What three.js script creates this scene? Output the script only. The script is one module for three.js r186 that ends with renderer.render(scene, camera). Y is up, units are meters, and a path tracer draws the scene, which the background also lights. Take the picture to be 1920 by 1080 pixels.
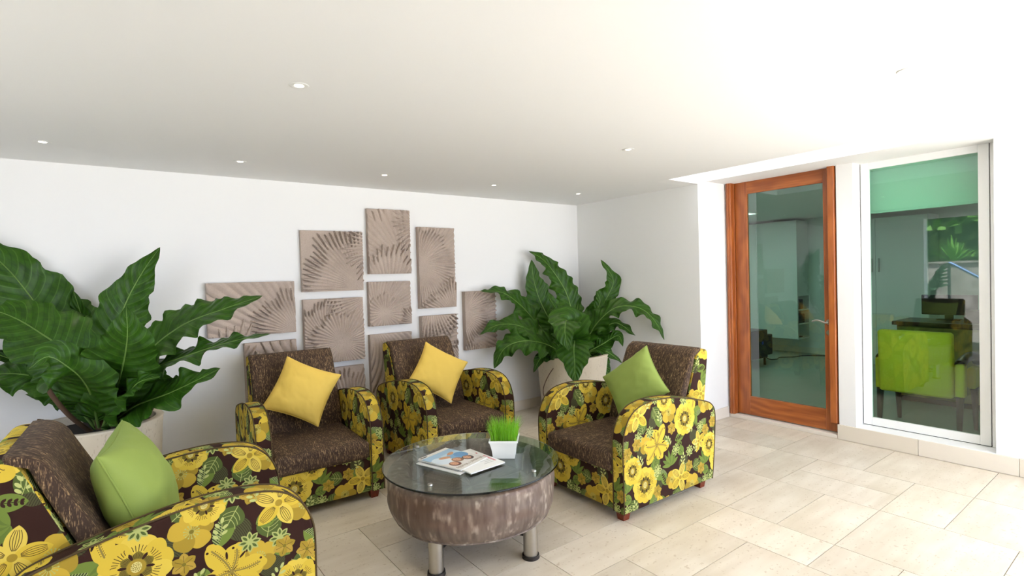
import * as THREE from 'three';
import { RoundedBoxGeometry } from 'three/addons/geometries/RoundedBoxGeometry.js';
import { mergeGeometries, mergeVertices, toCreasedNormals } from 'three/addons/utils/BufferGeometryUtils.js';
import { RectAreaLightUniformsLib } from 'three/addons/lights/RectAreaLightUniformsLib.js';

// ---------------------------------------------------------------- camera, sky, sun, exposure
RectAreaLightUniformsLib.init();
const scene = new THREE.Scene();
const renderer = new THREE.WebGLRenderer();
renderer.toneMapping = THREE.LinearToneMapping;
renderer.toneMappingExposure = 1.6;
renderer.shadowMap.enabled = true;

const camera = new THREE.PerspectiveCamera(2 * Math.atan(540 / 983) * 180 / Math.PI, 1920 / 1080, 0.05, 200);
camera.position.set(-4.8392, 1.6, 4.9847);
camera.up.set(0.0347, 0.9994, 0.00015);                        // the photograph is rolled by 1.6 degrees
camera.lookAt(-4.8392 + 0.60017, 1.6 - 0.02072, 4.9847 - 0.79961);

const SUN_DIR = new THREE.Vector3(0.6, 1.4, 0.35).normalize();
// bright hazy tropical sky, even all round
scene.background = new THREE.Color().setRGB(0.80, 0.94, 1.27);
scene.backgroundIntensity = 2.6;

const sun = new THREE.DirectionalLight(0xffffff, 20);
sun.name = 'sun';
sun.position.copy(SUN_DIR).multiplyScalar(30);
sun.castShadow = true;
Object.assign(sun.shadow.camera, { left: -16, right: 12, top: 16, bottom: -16, near: 1, far: 80 });
sun.shadow.mapSize.set(2048, 2048);
scene.add(sun, sun.target);

// ---------------------------------------------------------------- helpers
function rng(seed) { let a = seed >>> 0; return () => { a = (a + 0x6D2B79F5) >>> 0; let t = Math.imul(a ^ (a >>> 15), 1 | a); t = (t + Math.imul(t ^ (t >>> 7), 61 | t)) ^ t; return ((t ^ (t >>> 14)) >>> 0) / 4294967296; }; }
const hash = (x, y, s) => { let h = Math.imul(x | 0, 374761393) ^ Math.imul(y | 0, 668265263) ^ Math.imul(s | 0, 2147483647 ^ 0x27d4eb2d); h = Math.imul(h ^ (h >>> 13), 1274126177); return ((h ^ (h >>> 16)) >>> 0) / 4294967296; };
// value noise that repeats after px by py cells
function vnoise(x, y, px, py, s) {
  const x0 = Math.floor(x), y0 = Math.floor(y), fx = x - x0, fy = y - y0, u = fx * fx * (3 - 2 * fx), v = fy * fy * (3 - 2 * fy);
  const m = (a, p) => ((a % p) + p) % p, a = m(x0, px), b = m(x0 + 1, px), c = m(y0, py), d = m(y0 + 1, py);
  return (hash(a, c, s) * (1 - u) + hash(b, c, s) * u) * (1 - v) + (hash(a, d, s) * (1 - u) + hash(b, d, s) * u) * v;
}
function fbm(u, v, fx, fy, oct, s) { let a = 0, w = 0.5, t = 0; for (let i = 0; i < oct; i++) { a += w * vnoise(u * fx, v * fy, fx, fy, s + i); t += w; w *= 0.5; fx *= 2; fy *= 2; } return a / t; }
function dataTex(w, h, fn, srgb = true, repeat = [1, 1]) {
  const d = new Uint8Array(w * h * 4);
  for (let y = 0; y < h; y++) for (let x = 0; x < w; x++) { const c = fn((x + 0.5) / w, (y + 0.5) / h), k = (y * w + x) * 4; d[k] = c[0]; d[k + 1] = c[1]; d[k + 2] = c[2]; d[k + 3] = 255; }
  const t = new THREE.DataTexture(d, w, h);
  return finishTex(t, srgb, repeat);
}
function finishTex(t, srgb, repeat) {
  t.wrapS = t.wrapT = THREE.RepeatWrapping; t.magFilter = THREE.LinearFilter; t.minFilter = THREE.LinearMipmapLinearFilter; t.generateMipmaps = true;
  t.colorSpace = srgb ? THREE.SRGBColorSpace : THREE.NoColorSpace; t.repeat.set(...repeat); t.needsUpdate = true; return t;
}
const mix3 = (a, b, t) => [a[0] + (b[0] - a[0]) * t, a[1] + (b[1] - a[1]) * t, a[2] + (b[2] - a[2]) * t];
const clamp01 = (x) => Math.min(1, Math.max(0, x));
function std(color, roughness = 0.7, extra = {}) { return new THREE.MeshStandardMaterial({ color, roughness, metalness: 0, ...extra }); }
function phys(color, roughness, extra = {}) { return new THREE.MeshPhysicalMaterial({ color, roughness, metalness: 0, ...extra }); }

const used = {};
function numbered(name) { used[name] = (used[name] ?? -1) + 1; return used[name] ? name + '_' + String(used[name]).padStart(3, '0') : name; }
function tag(o, label, category, group, kind) { if (label) o.userData.label = label; if (category) o.userData.category = category; if (group) o.userData.group = group; if (kind) o.userData.kind = kind; return o; }
function shade(o) { o.castShadow = true; o.receiveShadow = true; return o; }
function thing(name, label, category, [x, y, z] = [0, 0, 0], turn = 0, group) {
  const g = new THREE.Group(); g.name = numbered(name); g.position.set(x, y, z); g.rotation.y = turn; scene.add(g); return tag(g, label, category, group);
}
function part(parent, name, geo, mat, label) { const m = shade(new THREE.Mesh(geo, mat)); m.name = name; parent.add(m); if (label) m.userData.label = label; return m; }
function solo(name, geo, mat, label, category, group) { const m = shade(new THREE.Mesh(geo, mat)); m.name = numbered(name); scene.add(m); return tag(m, label, category, group); }
function struct(name, geo, mat, label, category) { const m = shade(new THREE.Mesh(geo, mat)); m.name = name; scene.add(m); m.userData.kind = 'structure'; return tag(m, label, category); }
function merge(list) { const l = list.map((g) => { const q = g.index ? g.toNonIndexed() : g; for (const k of Object.keys(q.attributes)) if (!['position', 'normal', 'uv'].includes(k)) q.deleteAttribute(k); if (!q.attributes.uv) q.setAttribute('uv', new THREE.Float32BufferAttribute(new Float32Array(q.attributes.position.count * 2), 2)); return q; }); return mergeGeometries(l); }
// texture coordinates in metres, laid on by the side each face looks to
function boxUV(g0, ox = 0, oy = 0) {
  const g = g0.index ? g0.toNonIndexed() : g0, p = g.attributes.position, uv = new Float32Array(p.count * 2), a = new THREE.Vector3(), b = new THREE.Vector3(), c = new THREE.Vector3();
  for (let i = 0; i < p.count; i += 3) {
    a.fromBufferAttribute(p, i); b.fromBufferAttribute(p, i + 1); c.fromBufferAttribute(p, i + 2);
    const n = b.clone().sub(a).cross(c.clone().sub(a)), ax = Math.abs(n.x), ay = Math.abs(n.y), az = Math.abs(n.z);
    [a, b, c].forEach((v, k) => { const q = ax >= ay && ax >= az ? [v.z, v.y] : ay >= az ? [v.x, v.z] : [v.x, v.y]; uv[(i + k) * 2] = q[0] + ox; uv[(i + k) * 2 + 1] = q[1] + oy; });
  }
  g.setAttribute('uv', new THREE.BufferAttribute(uv, 2)); return g;
}
// box from corner to corner
function bx(x0, x1, y0, y1, z0, z1) { const g = new THREE.BoxGeometry(x1 - x0, y1 - y0, z1 - z0); g.translate((x0 + x1) / 2, (y0 + y1) / 2, (z0 + z1) / 2); return boxUV(g); }
function rbx(x0, x1, y0, y1, z0, z1, r = 0.006, seg = 2) { const g = new RoundedBoxGeometry(x1 - x0, y1 - y0, z1 - z0, seg, r); g.translate((x0 + x1) / 2, (y0 + y1) / 2, (z0 + z1) / 2); return boxUV(g); }
function tube(pts, r, seg = 32, rad = 8, closed = false) { return new THREE.TubeGeometry(new THREE.CatmullRomCurve3(pts.map((p) => p.isVector3 ? p : new THREE.Vector3(...p)), closed), seg, r, rad, closed); }
function cyl(r0, r1, y0, y1, x = 0, z = 0, seg = 32) { const g = new THREE.CylinderGeometry(r1, r0, y1 - y0, seg); g.translate(x, (y0 + y1) / 2, z); return g; }
function canvas(w, h, draw) { const c = document.createElement('canvas'); c.width = w; c.height = h; draw(c.getContext('2d'), w, h); return c; }
function canvasTex(w, h, draw, repeat = [1, 1]) { return finishTex(new THREE.CanvasTexture(canvas(w, h, draw)), true, repeat); }

// ---------------------------------------------------------------- procedural surfaces
const plasterBump = dataTex(256, 256, (u, v) => { const n = 255 * (0.6 * fbm(u, v, 24, 24, 3, 5) + 0.4 * fbm(u, v, 4, 4, 2, 9)); return [n, n, n]; }, false);
const M = {};
M.wall = std(0xf0efec, 0.85, { bumpMap: plasterBump, bumpScale: 0.0006 });
M.ceiling = std(0xecebe8, 0.9);
const stoneTint = (base, k) => dataTex(512, 512, (u, v) => {
  const cloud = fbm(u, v, 3, 3, 4, 11 + k), vein = fbm(u + 0.03 * fbm(u, v, 5, 5, 2, 7), v, 3, 22, 4, 31 + k), pit = fbm(u, v, 60, 90, 2, 51 + k);
  let c = mix3([198, 183, 160], [232, 222, 205], clamp01(cloud * 0.75 + vein * 0.55 - 0.12)); if (pit > 0.79) c = mix3(c, [172, 150, 122], 0.4);
  return c.map((x) => Math.min(255, x * base));
});
M.tiles = [1.0, 0.97, 1.02, 0.985].map((b, i) => std(0xffffff, 0.42, { map: stoneTint(b, i * 7) }));
M.grout = std(0xa59679, 0.9);
M.plinth = std(0xe9dfcf, 0.5, { bumpMap: plasterBump, bumpScale: 0.001 });
M.plinth2 = std(0xe4d9c7, 0.5, { bumpMap: plasterBump, bumpScale: 0.001 });
const woodMap = dataTex(256, 1024, (u, v) => {
  const w = fbm(u, v, 3, 2, 3, 77), g = 0.5 + 0.5 * Math.sin((u * 9 + w * 3.2) * Math.PI * 2), f = fbm(u, v, 90, 6, 2, 83);
  return mix3([140, 70, 26], [196, 114, 50], clamp01(0.25 + 0.4 * g + 0.6 * (f - 0.5)));
});
M.wood = phys(0xffffff, 0.38, { map: woodMap, clearcoat: 0.25, clearcoatRoughness: 0.25 });
M.legWood = phys(0xb07850, 0.4, { map: woodMap });
M.darkWood = phys(0x2e1e15, 0.4);
M.whiteFrame = phys(0xf4f3ef, 0.35);
M.gasket = std(0x5c5c58, 0.8);
M.steel = std(0xb8b4ac, 0.28, { metalness: 1 });
M.steelDark = std(0x3b3530, 0.5, { metalness: 0.6 });
M.tintGlass = phys(new THREE.Color().setRGB(0.45, 0.77, 0.61), 0.02, { transmission: 1, thickness: 0, ior: 1.8 });
M.black = std(0x17181a, 0.5);
M.white = std(0xeeeeea, 0.55);

// woven chenille: short upright flecks of beige in dark brown
const chenille = (u, v) => 0.62 * fbm(u, v, 360, 64, 2, 201) + 0.38 * fbm(u, v, 190, 26, 2, 207);
const chenilleMap = dataTex(1024, 1024, (u, v) => {
  const t = clamp01((chenille(u, v) - 0.40) * 3.0 + (fbm(u, v, 12, 8, 3, 213) - 0.5) * 0.5);
  return mix3([58, 40, 27], [172, 142, 102], t * t);
}, true, [1.5, 1.5]);
const chenilleBump = dataTex(1024, 1024, (u, v) => { const n = 255 * chenille(u, v); return [n, n, n]; }, false, [1.5, 1.5]);
M.chenille = phys(0xffffff, 0.85, { map: chenilleMap, bumpMap: chenilleBump, bumpScale: 0.0015, sheen: 0.25, sheenRoughness: 0.5, sheenColor: new THREE.Color(0.5, 0.4, 0.3) });
const weaveBump = dataTex(256, 256, (u, v) => { const n = 127 + 90 * Math.sin(u * 80 * Math.PI) * Math.sin(v * 80 * Math.PI) + 30 * (fbm(u, v, 40, 40, 2, 3) - 0.5); return [n, n, n]; }, false, [8, 8]);

// printed floral cloth, one repeat is 0.84 m
const TILE = 0.84;
function floralDraw(c, S) {
  const K = { bg: '#31180f', y: '#d2b43c', y2: '#c2a236', mu: '#a2872b', ol: '#7a6c24', g: '#6e8034', g2: '#515f2a', dg: '#3d4224', lg: '#abb068', ln: '#3a2a18' };
  c.fillStyle = K.bg; c.fillRect(0, 0, S, S);
  const put = (fn, x, y, r = 0, s = 1) => { for (const dx of [-S, 0, S]) for (const dy of [-S, 0, S]) { if (x + dx < -420 || x + dx > S + 420 || y + dy < -420 || y + dy > S + 420) continue; c.save(); c.translate(x + dx, y + dy); c.rotate(r); c.scale(s, s); fn(); c.restore(); } };
  const leafPath = (L, W) => { c.beginPath(); c.moveTo(0, 0); c.bezierCurveTo(W, -L * 0.25, W * 0.9, -L * 0.75, 0, -L); c.bezierCurveTo(-W * 0.9, -L * 0.75, -W, -L * 0.25, 0, 0); };
  const line = (w, col) => { c.lineWidth = w; c.strokeStyle = col; c.lineCap = 'round'; };
  const bigFlower = () => {
    for (let i = 0; i < 6; i++) {
      c.save(); c.rotate(i * Math.PI / 3);
      c.fillStyle = i % 2 ? K.y : '#d9bd48'; c.beginPath(); c.moveTo(0, 0); c.bezierCurveTo(-60, -60, -150, -130, -128, -210); c.bezierCurveTo(-110, -260, -50, -250, -18, -236); c.bezierCurveTo(10, -268, 80, -262, 112, -222); c.bezierCurveTo(150, -160, 60, -60, 0, 0); c.fill();
      line(5, K.ln); for (let k = -3; k <= 3; k++) { c.beginPath(); c.moveTo(k * 17, -128); c.quadraticCurveTo(k * 23, -160, k * 26, -182 + Math.abs(k) * 9); c.stroke(); }
      c.restore();
    }
    c.fillStyle = K.ol; c.beginPath(); for (let i = 0; i <= 48; i++) { const a = i / 48 * Math.PI * 2, r = 112 + 16 * Math.cos(a * 6); c.lineTo(r * Math.sin(a), -r * Math.cos(a)); } c.fill();
    line(3, K.ln); for (let i = 0; i < 60; i++) { const a = i / 60 * Math.PI * 2; c.beginPath(); c.moveTo(74 * Math.sin(a), 74 * Math.cos(a)); c.lineTo(112 * Math.sin(a), 112 * Math.cos(a)); c.stroke(); }
    c.fillStyle = K.mu; c.beginPath(); c.arc(0, 0, 66, 0, 7); c.fill();
    c.fillStyle = K.bg; for (let i = 0; i < 6; i++) { const a = (i + 0.5) * Math.PI / 3; c.save(); c.rotate(a); c.beginPath(); c.ellipse(0, -96, 11, 30, 0, 0, 7); c.fill(); c.restore(); }
    c.fillStyle = '#d8c980'; c.beginPath(); c.ellipse(0, 0, 38, 44, 0, 0, 7); c.fill();
    c.fillStyle = K.ol; for (let i = 0; i < 26; i++) { const a = i * 2.4, r = 7 * Math.sqrt(i); c.beginPath(); c.arc(r * Math.cos(a), r * Math.sin(a), 4, 0, 7); c.fill(); }
  };
  const orchid = () => {      // long split petals with curled ends and a dotted band
    for (let i = 0; i < 6; i++) {
      c.save(); c.rotate(i * Math.PI / 3 + 0.2 * (i % 2)); const L = 250 + 40 * (i % 3);
      c.fillStyle = K.y; c.beginPath(); c.moveTo(0, 0); c.bezierCurveTo(-26, -60, -96, -90, -92, -150); c.bezierCurveTo(-120, -190, -70, -L + 20, -30, -L + 8); c.bezierCurveTo(-6, -L - 26, 40, -L - 6, 46, -L + 30); c.bezierCurveTo(92, -L + 60, 62, -150, 84, -126); c.bezierCurveTo(70, -80, 30, -60, 0, 0); c.fill();
      line(15, '#8d7a3a'); c.beginPath(); c.moveTo(0, -10); c.quadraticCurveTo(26, -110, -8, -L + 56); c.stroke();
      c.fillStyle = K.ln; for (let k = 1; k < 13; k++) { const t = k / 13, bxx = 2 * t * (1 - t) * 26 - 8 * t * t, by = -(10 + (L - 66) * t); for (const s of [-16, 16]) { c.beginPath(); c.arc(bxx + s, by, 4, 0, 7); c.fill(); } }
      c.fillStyle = K.bg; c.beginPath(); c.ellipse(52, -150, 10, 36, 0.5, 0, 7); c.fill(); c.beginPath(); c.arc(-42, -L + 44, 11, 0, 7); c.fill();
      c.restore();
    }
  };
  const lily = () => {
    for (let i = 0; i < 5; i++) { c.save(); c.rotate(i * Math.PI * 0.4); c.fillStyle = i % 2 ? K.y : '#d9be50'; leafPath(235, 92); c.fill(); line(4, K.ln); for (let k = -2; k <= 2; k++) { c.beginPath(); c.moveTo(k * 5, -50); c.quadraticCurveTo(k * 26, -120, k * 9, -198); c.stroke(); } c.restore(); }
    c.fillStyle = K.mu; c.beginPath(); c.arc(0, 0, 30, 0, 7); c.fill();
  };
  const mustard = () => {
    for (let i = 0; i < 5; i++) { c.save(); c.rotate(i * Math.PI * 0.4); c.fillStyle = i % 2 ? K.mu : K.y2; c.beginPath(); c.moveTo(0, 0); c.bezierCurveTo(-130, -50, -120, -200, -10, -190); c.bezierCurveTo(110, -200, 120, -50, 0, 0); c.fill(); c.restore(); }
    line(5, K.lg); for (let i = 0; i < 14; i++) { const a = i * 0.449; c.beginPath(); c.moveTo(0, 0); c.lineTo(54 * Math.sin(a), 54 * Math.cos(a)); c.stroke(); c.fillStyle = K.lg; c.beginPath(); c.arc(62 * Math.sin(a), 62 * Math.cos(a), 7, 0, 7); c.fill(); }
    c.fillStyle = K.ol; c.beginPath(); c.arc(0, 0, 20, 0, 7); c.fill();
  };
  const daisy = () => { for (let i = 0; i < 8; i++) { c.save(); c.rotate(i * Math.PI / 4); c.fillStyle = K.lg; leafPath(96, 34); c.fill(); c.fillStyle = K.g2; c.save(); c.translate(0, -26); leafPath(54, 15); c.fill(); c.restore(); c.restore(); } c.fillStyle = K.lg; c.beginPath(); c.arc(0, 0, 14, 0, 7); c.fill(); };
  const star = () => { for (let i = 0; i < 6; i++) { c.save(); c.rotate(i * Math.PI / 3); c.fillStyle = i % 2 ? K.mu : '#b3943a'; leafPath(100, 52); c.fill(); line(3, K.ln); c.beginPath(); c.moveTo(0, -20); c.lineTo(0, -74); c.stroke(); c.restore(); } c.fillStyle = K.ol; c.beginPath(); c.arc(0, 0, 16, 0, 7); c.fill(); };
  const roundLeaf = () => { c.fillStyle = K.g2; leafPath(205, 150); c.fill(); line(7, K.lg); c.beginPath(); c.moveTo(0, 0); c.lineTo(0, -180); c.stroke(); line(5, K.lg); for (const k of [0.25, 0.45, 0.65]) for (const s of [-1, 1]) { c.beginPath(); c.moveTo(0, -190 * k); c.quadraticCurveTo(s * 50, -190 * k - 20, s * 74, -190 * k - 60); c.stroke(); } };
  const plainLeaf = () => { c.fillStyle = K.g; leafPath(180, 104); c.fill(); line(5, K.dg); c.beginPath(); c.moveTo(0, 0); c.lineTo(0, -160); c.stroke(); for (const k of [0.3, 0.5, 0.7]) for (const s of [-1, 1]) { c.beginPath(); c.moveTo(0, -170 * k); c.lineTo(s * 44, -170 * k - 36); c.stroke(); } };
  const stripeLeaf = () => {
    c.save(); leafPath(330, 118); c.clip(); c.fillStyle = K.g; c.fillRect(0, -340, 150, 340); c.fillStyle = K.dg; c.fillRect(-150, -340, 150, 340);
    line(7, '#9fae6a'); for (let k = -4; k < 20; k++) { c.beginPath(); c.moveTo(0, -k * 19); c.lineTo(-130, -k * 19 - 62); c.stroke(); } c.restore();
  };
  const palm = () => { for (let i = -3; i <= 3; i++) { c.save(); c.rotate(i * 0.42); c.fillStyle = i % 2 ? K.g : '#60722e'; leafPath(250 - Math.abs(i) * 16, 40); c.fill(); c.restore(); } };
  const sprig = () => { line(5, K.lg); c.beginPath(); c.moveTo(0, 0); c.quadraticCurveTo(16, -80, 0, -150); c.stroke(); c.fillStyle = '#b9bd74'; for (const [x, y, r] of [[0, -165, 0], [-30, -120, -0.8], [32, -112, 0.8], [-34, -70, -0.9], [34, -62, 0.9], [-26, -26, -1]]) { c.save(); c.translate(x, y); c.rotate(r); c.beginPath(); c.ellipse(0, 0, 13, 26, 0, 0, 7); c.fill(); c.restore(); } };
  const fernLeaf = () => { c.fillStyle = K.g; leafPath(230, 96); c.fill(); c.fillStyle = K.bg; for (let k = 0; k < 5; k++) for (const s of [-1, 1]) { c.save(); c.translate(0, -40 - k * 36); c.rotate(s * 0.9); leafPath(46 - k * 4, 15); c.fill(); c.restore(); } line(5, K.bg); c.beginPath(); c.moveTo(0, -20); c.lineTo(0, -205); c.stroke(); };
  const grayDisc = () => { c.fillStyle = '#4a4a2b'; c.beginPath(); c.ellipse(0, 0, 110, 92, 0, 0, 7); c.fill(); line(4, '#2e2218'); for (let k = -5; k < 6; k++) { c.beginPath(); c.moveTo(-100, k * 16); c.quadraticCurveTo(0, k * 16 - 30, 100, k * 16); c.stroke(); } };
  // leaves first, blossoms over them
  const lay = (fn, list, sc = 1) => list.forEach(([x, y, r = 0, k = 1]) => put(fn, x, y, r, k * sc));
  lay(grayDisc, [[820, 560, 0.7], [250, 1010, -0.6], [1620, 1010, 2.6], [1190, 1560, 1.2], [60, 330, 0.2], [1880, 1930, -0.9], [560, 1380, 0.4], [1330, 560, 1]], 1.15);
  lay(stripeLeaf, [[690, 980, -0.8], [1130, 700, 0.4], [1930, 760, 2.3], [420, 1420, 2.4], [1450, 2010, -0.5], [1000, 1500, 1.4], [330, 620, -1.4]], 1.1);
  lay(palm, [[900, 1380, 0.2], [1700, 120, -1.7], [160, 640, 1.8], [1420, 1280, -2.3], [640, 2000, 0.9], [1980, 1560, 0.4], [1090, 420, -0.5]], 1.1);
  lay(roundLeaf, [[780, 330, 0.9], [1960, 1180, -0.4], [300, 1560, -1.3], [1170, 1200, 1.9], [1330, 330, -2.6], [1580, 720, 0.2], [860, 1860, -2], [1740, 1750, 2.2], [60, 1960, 0.8]], 1.12);
  lay(plainLeaf, [[730, 250, -0.1], [1040, 860, -2.7], [1880, 1690, 1.4], [560, 1260, 0.7], [1480, 560, 1.3], [1120, 2030, 0.1], [1330, 1330, -0.4], [200, 60, 2]], 1.15);
  lay(fernLeaf, [[1010, 1680, 0.5], [1790, 960, -0.7], [100, 1290, 0.4], [520, 900, 1.9], [1360, 90, -0.6], [1560, 1960, 1.7], [820, 1180, -1]], 1.15);
  lay(mustard, [[930, 470, 0, 1.0], [330, 1840, 0.6, 1.05], [1500, 900, 1.1, 0.9], [1960, 470, 0.3, 1.0], [880, 1620, 0.4, 0.8]]);
  lay(orchid, [[1250, 960, 0.3, 1.08], [230, 230, 0.9, 1.0], [1130, 2040, 1.3, 0.8]]);
  lay(lily, [[1700, 400, 0.2, 1.15], [650, 1640, 0.9, 1.15], [110, 1130, 1.5, 0.85]]);
  lay(bigFlower, [[500, 660, 0.15, 1.1], [1560, 1540, -0.2, 1.12], [1850, 1250, 0.1, 0.85], [1040, 250, 0.3, 0.75]]);
  lay(daisy, [[1280, 190], [60, 880], [760, 1140], [1240, 1380], [1990, 1850], [1420, 720], [520, 330], [380, 1240], [850, 2010], [1700, 760]], 1.1);
  lay(star, [[760, 90, 0.2], [1960, 960, 0.5], [400, 1500, 0.1], [1260, 1720, 0.7], [860, 760, 0], [1740, 860, 0.3], [60, 1620, 0], [1450, 240, 0.4]], 1.1);
  lay(sprig, [[600, 80, 0.3], [1500, 330, -0.4], [900, 1030, 0.6], [230, 1290, -0.2], [1780, 1930, 0.2], [1330, 1520, -0.6], [590, 1440, -0.2], [1620, 1220, 0.5], [1150, 620, 0.2], [300, 930, 0.8]], 1.15);
}
const floralMap = canvasTex(2048, 2048, (c, w) => floralDraw(c, w), [1 / TILE, 1 / TILE]);
M.floral = phys(0xffffff, 0.8, { map: floralMap, bumpMap: weaveBump, bumpScale: 0.0004, specularIntensity: 0.5 });
M.piping = std(0x4c3a1c, 0.85);
M.yellowCloth = phys(0xeac65a, 0.75, { bumpMap: weaveBump, bumpScale: 0.0003, sheen: 0.2, sheenRoughness: 0.4, sheenColor: new THREE.Color(0.9, 0.8, 0.4) });
M.greenCloth = phys(0x8da04a, 0.75, { bumpMap: weaveBump, bumpScale: 0.0003, sheen: 0.2, sheenRoughness: 0.4, sheenColor: new THREE.Color(0.6, 0.75, 0.35) });

// leaf: u runs across the blade, v from stalk to tip
const leafMap = canvasTex(512, 1024, (c, w, h) => {
  c.fillStyle = '#30540f'; c.fillRect(0, 0, w, h); const r = rng(5);
  for (let i = 0; i < 900; i++) { c.fillStyle = r() > 0.5 ? 'rgba(62,98,30,0.12)' : 'rgba(20,44,12,0.14)'; c.beginPath(); c.ellipse(r() * w, r() * h, 8 + r() * 30, 6 + r() * 18, r() * 3, 0, 7); c.fill(); }
  c.lineCap = 'round';
  for (let k = 0; k < 17; k++) { const y = h - 20 - k * 58; for (const s of [-1, 1]) { c.strokeStyle = 'rgba(86,122,50,0.55)'; c.lineWidth = 4; c.beginPath(); c.moveTo(w / 2, y); c.quadraticCurveTo(w / 2 + s * 110, y - 30, w / 2 + s * 250, y - 120); c.stroke(); c.strokeStyle = 'rgba(20,46,16,0.35)'; c.lineWidth = 4; c.beginPath(); c.moveTo(w / 2, y - 26); c.quadraticCurveTo(w / 2 + s * 110, y - 58, w / 2 + s * 250, y - 148); c.stroke(); } }
  c.strokeStyle = '#7d9c4c'; c.lineWidth = 7; c.beginPath(); c.moveTo(w / 2, 0); c.lineTo(w / 2, h); c.stroke();
});
const leafBump = dataTex(128, 512, (u, v) => { const s = Math.abs(u - 0.5) * 2, n = 127 + 110 * Math.sin((v - s * 0.11) * 17.6 * 2 * Math.PI) * Math.min(1, s * 3); return [n, n, n]; }, false);
M.leaf = phys(0xffffff, 0.4, { map: leafMap, side: THREE.DoubleSide, specularIntensity: 0.4, bumpMap: leafBump, bumpScale: 0.006 });
M.midrib = std(0x6a8a3e, 0.55);
M.bark = std(0x5b4330, 0.9);
M.soil = std(0x241a14, 0.98);
const concreteMap = dataTex(512, 512, (u, v) => { const n = fbm(u, v, 5, 5, 4, 301), s = fbm(u, v, 120, 120, 2, 311); let c = mix3([198, 184, 158], [224, 213, 192], n); if (s > 0.76) c = mix3(c, [160, 142, 116], 0.35); return c; }, true, [2, 2]);
M.concrete = std(0xffffff, 0.85, { map: concreteMap });
const carveMap = dataTex(512, 512, (u, v) => { const n = fbm(u, v, 4, 4, 4, 401), s = fbm(u, v, 80, 80, 2, 411); return mix3([164, 147, 134], [198, 181, 166], clamp01(n * 0.7 + s * 0.4)); }, true, [2, 2]);
M.carve = std(0xffffff, 0.85, { map: carveMap });
const drumMap = dataTex(1024, 512, (u, v) => {
  const big = fbm(u, v, 6, 4, 4, 501), fib = fbm(u, v, 150, 9, 3, 511), fib2 = fbm(u, v, 110, 14, 3, 523), red = fbm(u, v, 5, 5, 3, 531);
  let c = mix3([84, 68, 58], [160, 144, 128], clamp01(big * 0.9 + (fib - 0.5) * 0.7)); if (fib2 > 0.6) c = mix3(c, [196, 182, 164], (fib2 - 0.6) * 3); return mix3(c, [104, 68, 52], clamp01((red - 0.54) * 1.8));
});
const drumBump = dataTex(512, 256, (u, v) => { const n = 255 * (0.5 * fbm(u, v, 150, 9, 3, 511) + 0.5 * fbm(u, v, 8, 6, 3, 541)); return [n, n, n]; }, false);
M.drum = std(0xffffff, 0.5, { map: drumMap, bumpMap: drumBump, bumpScale: 0.006 });

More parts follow.
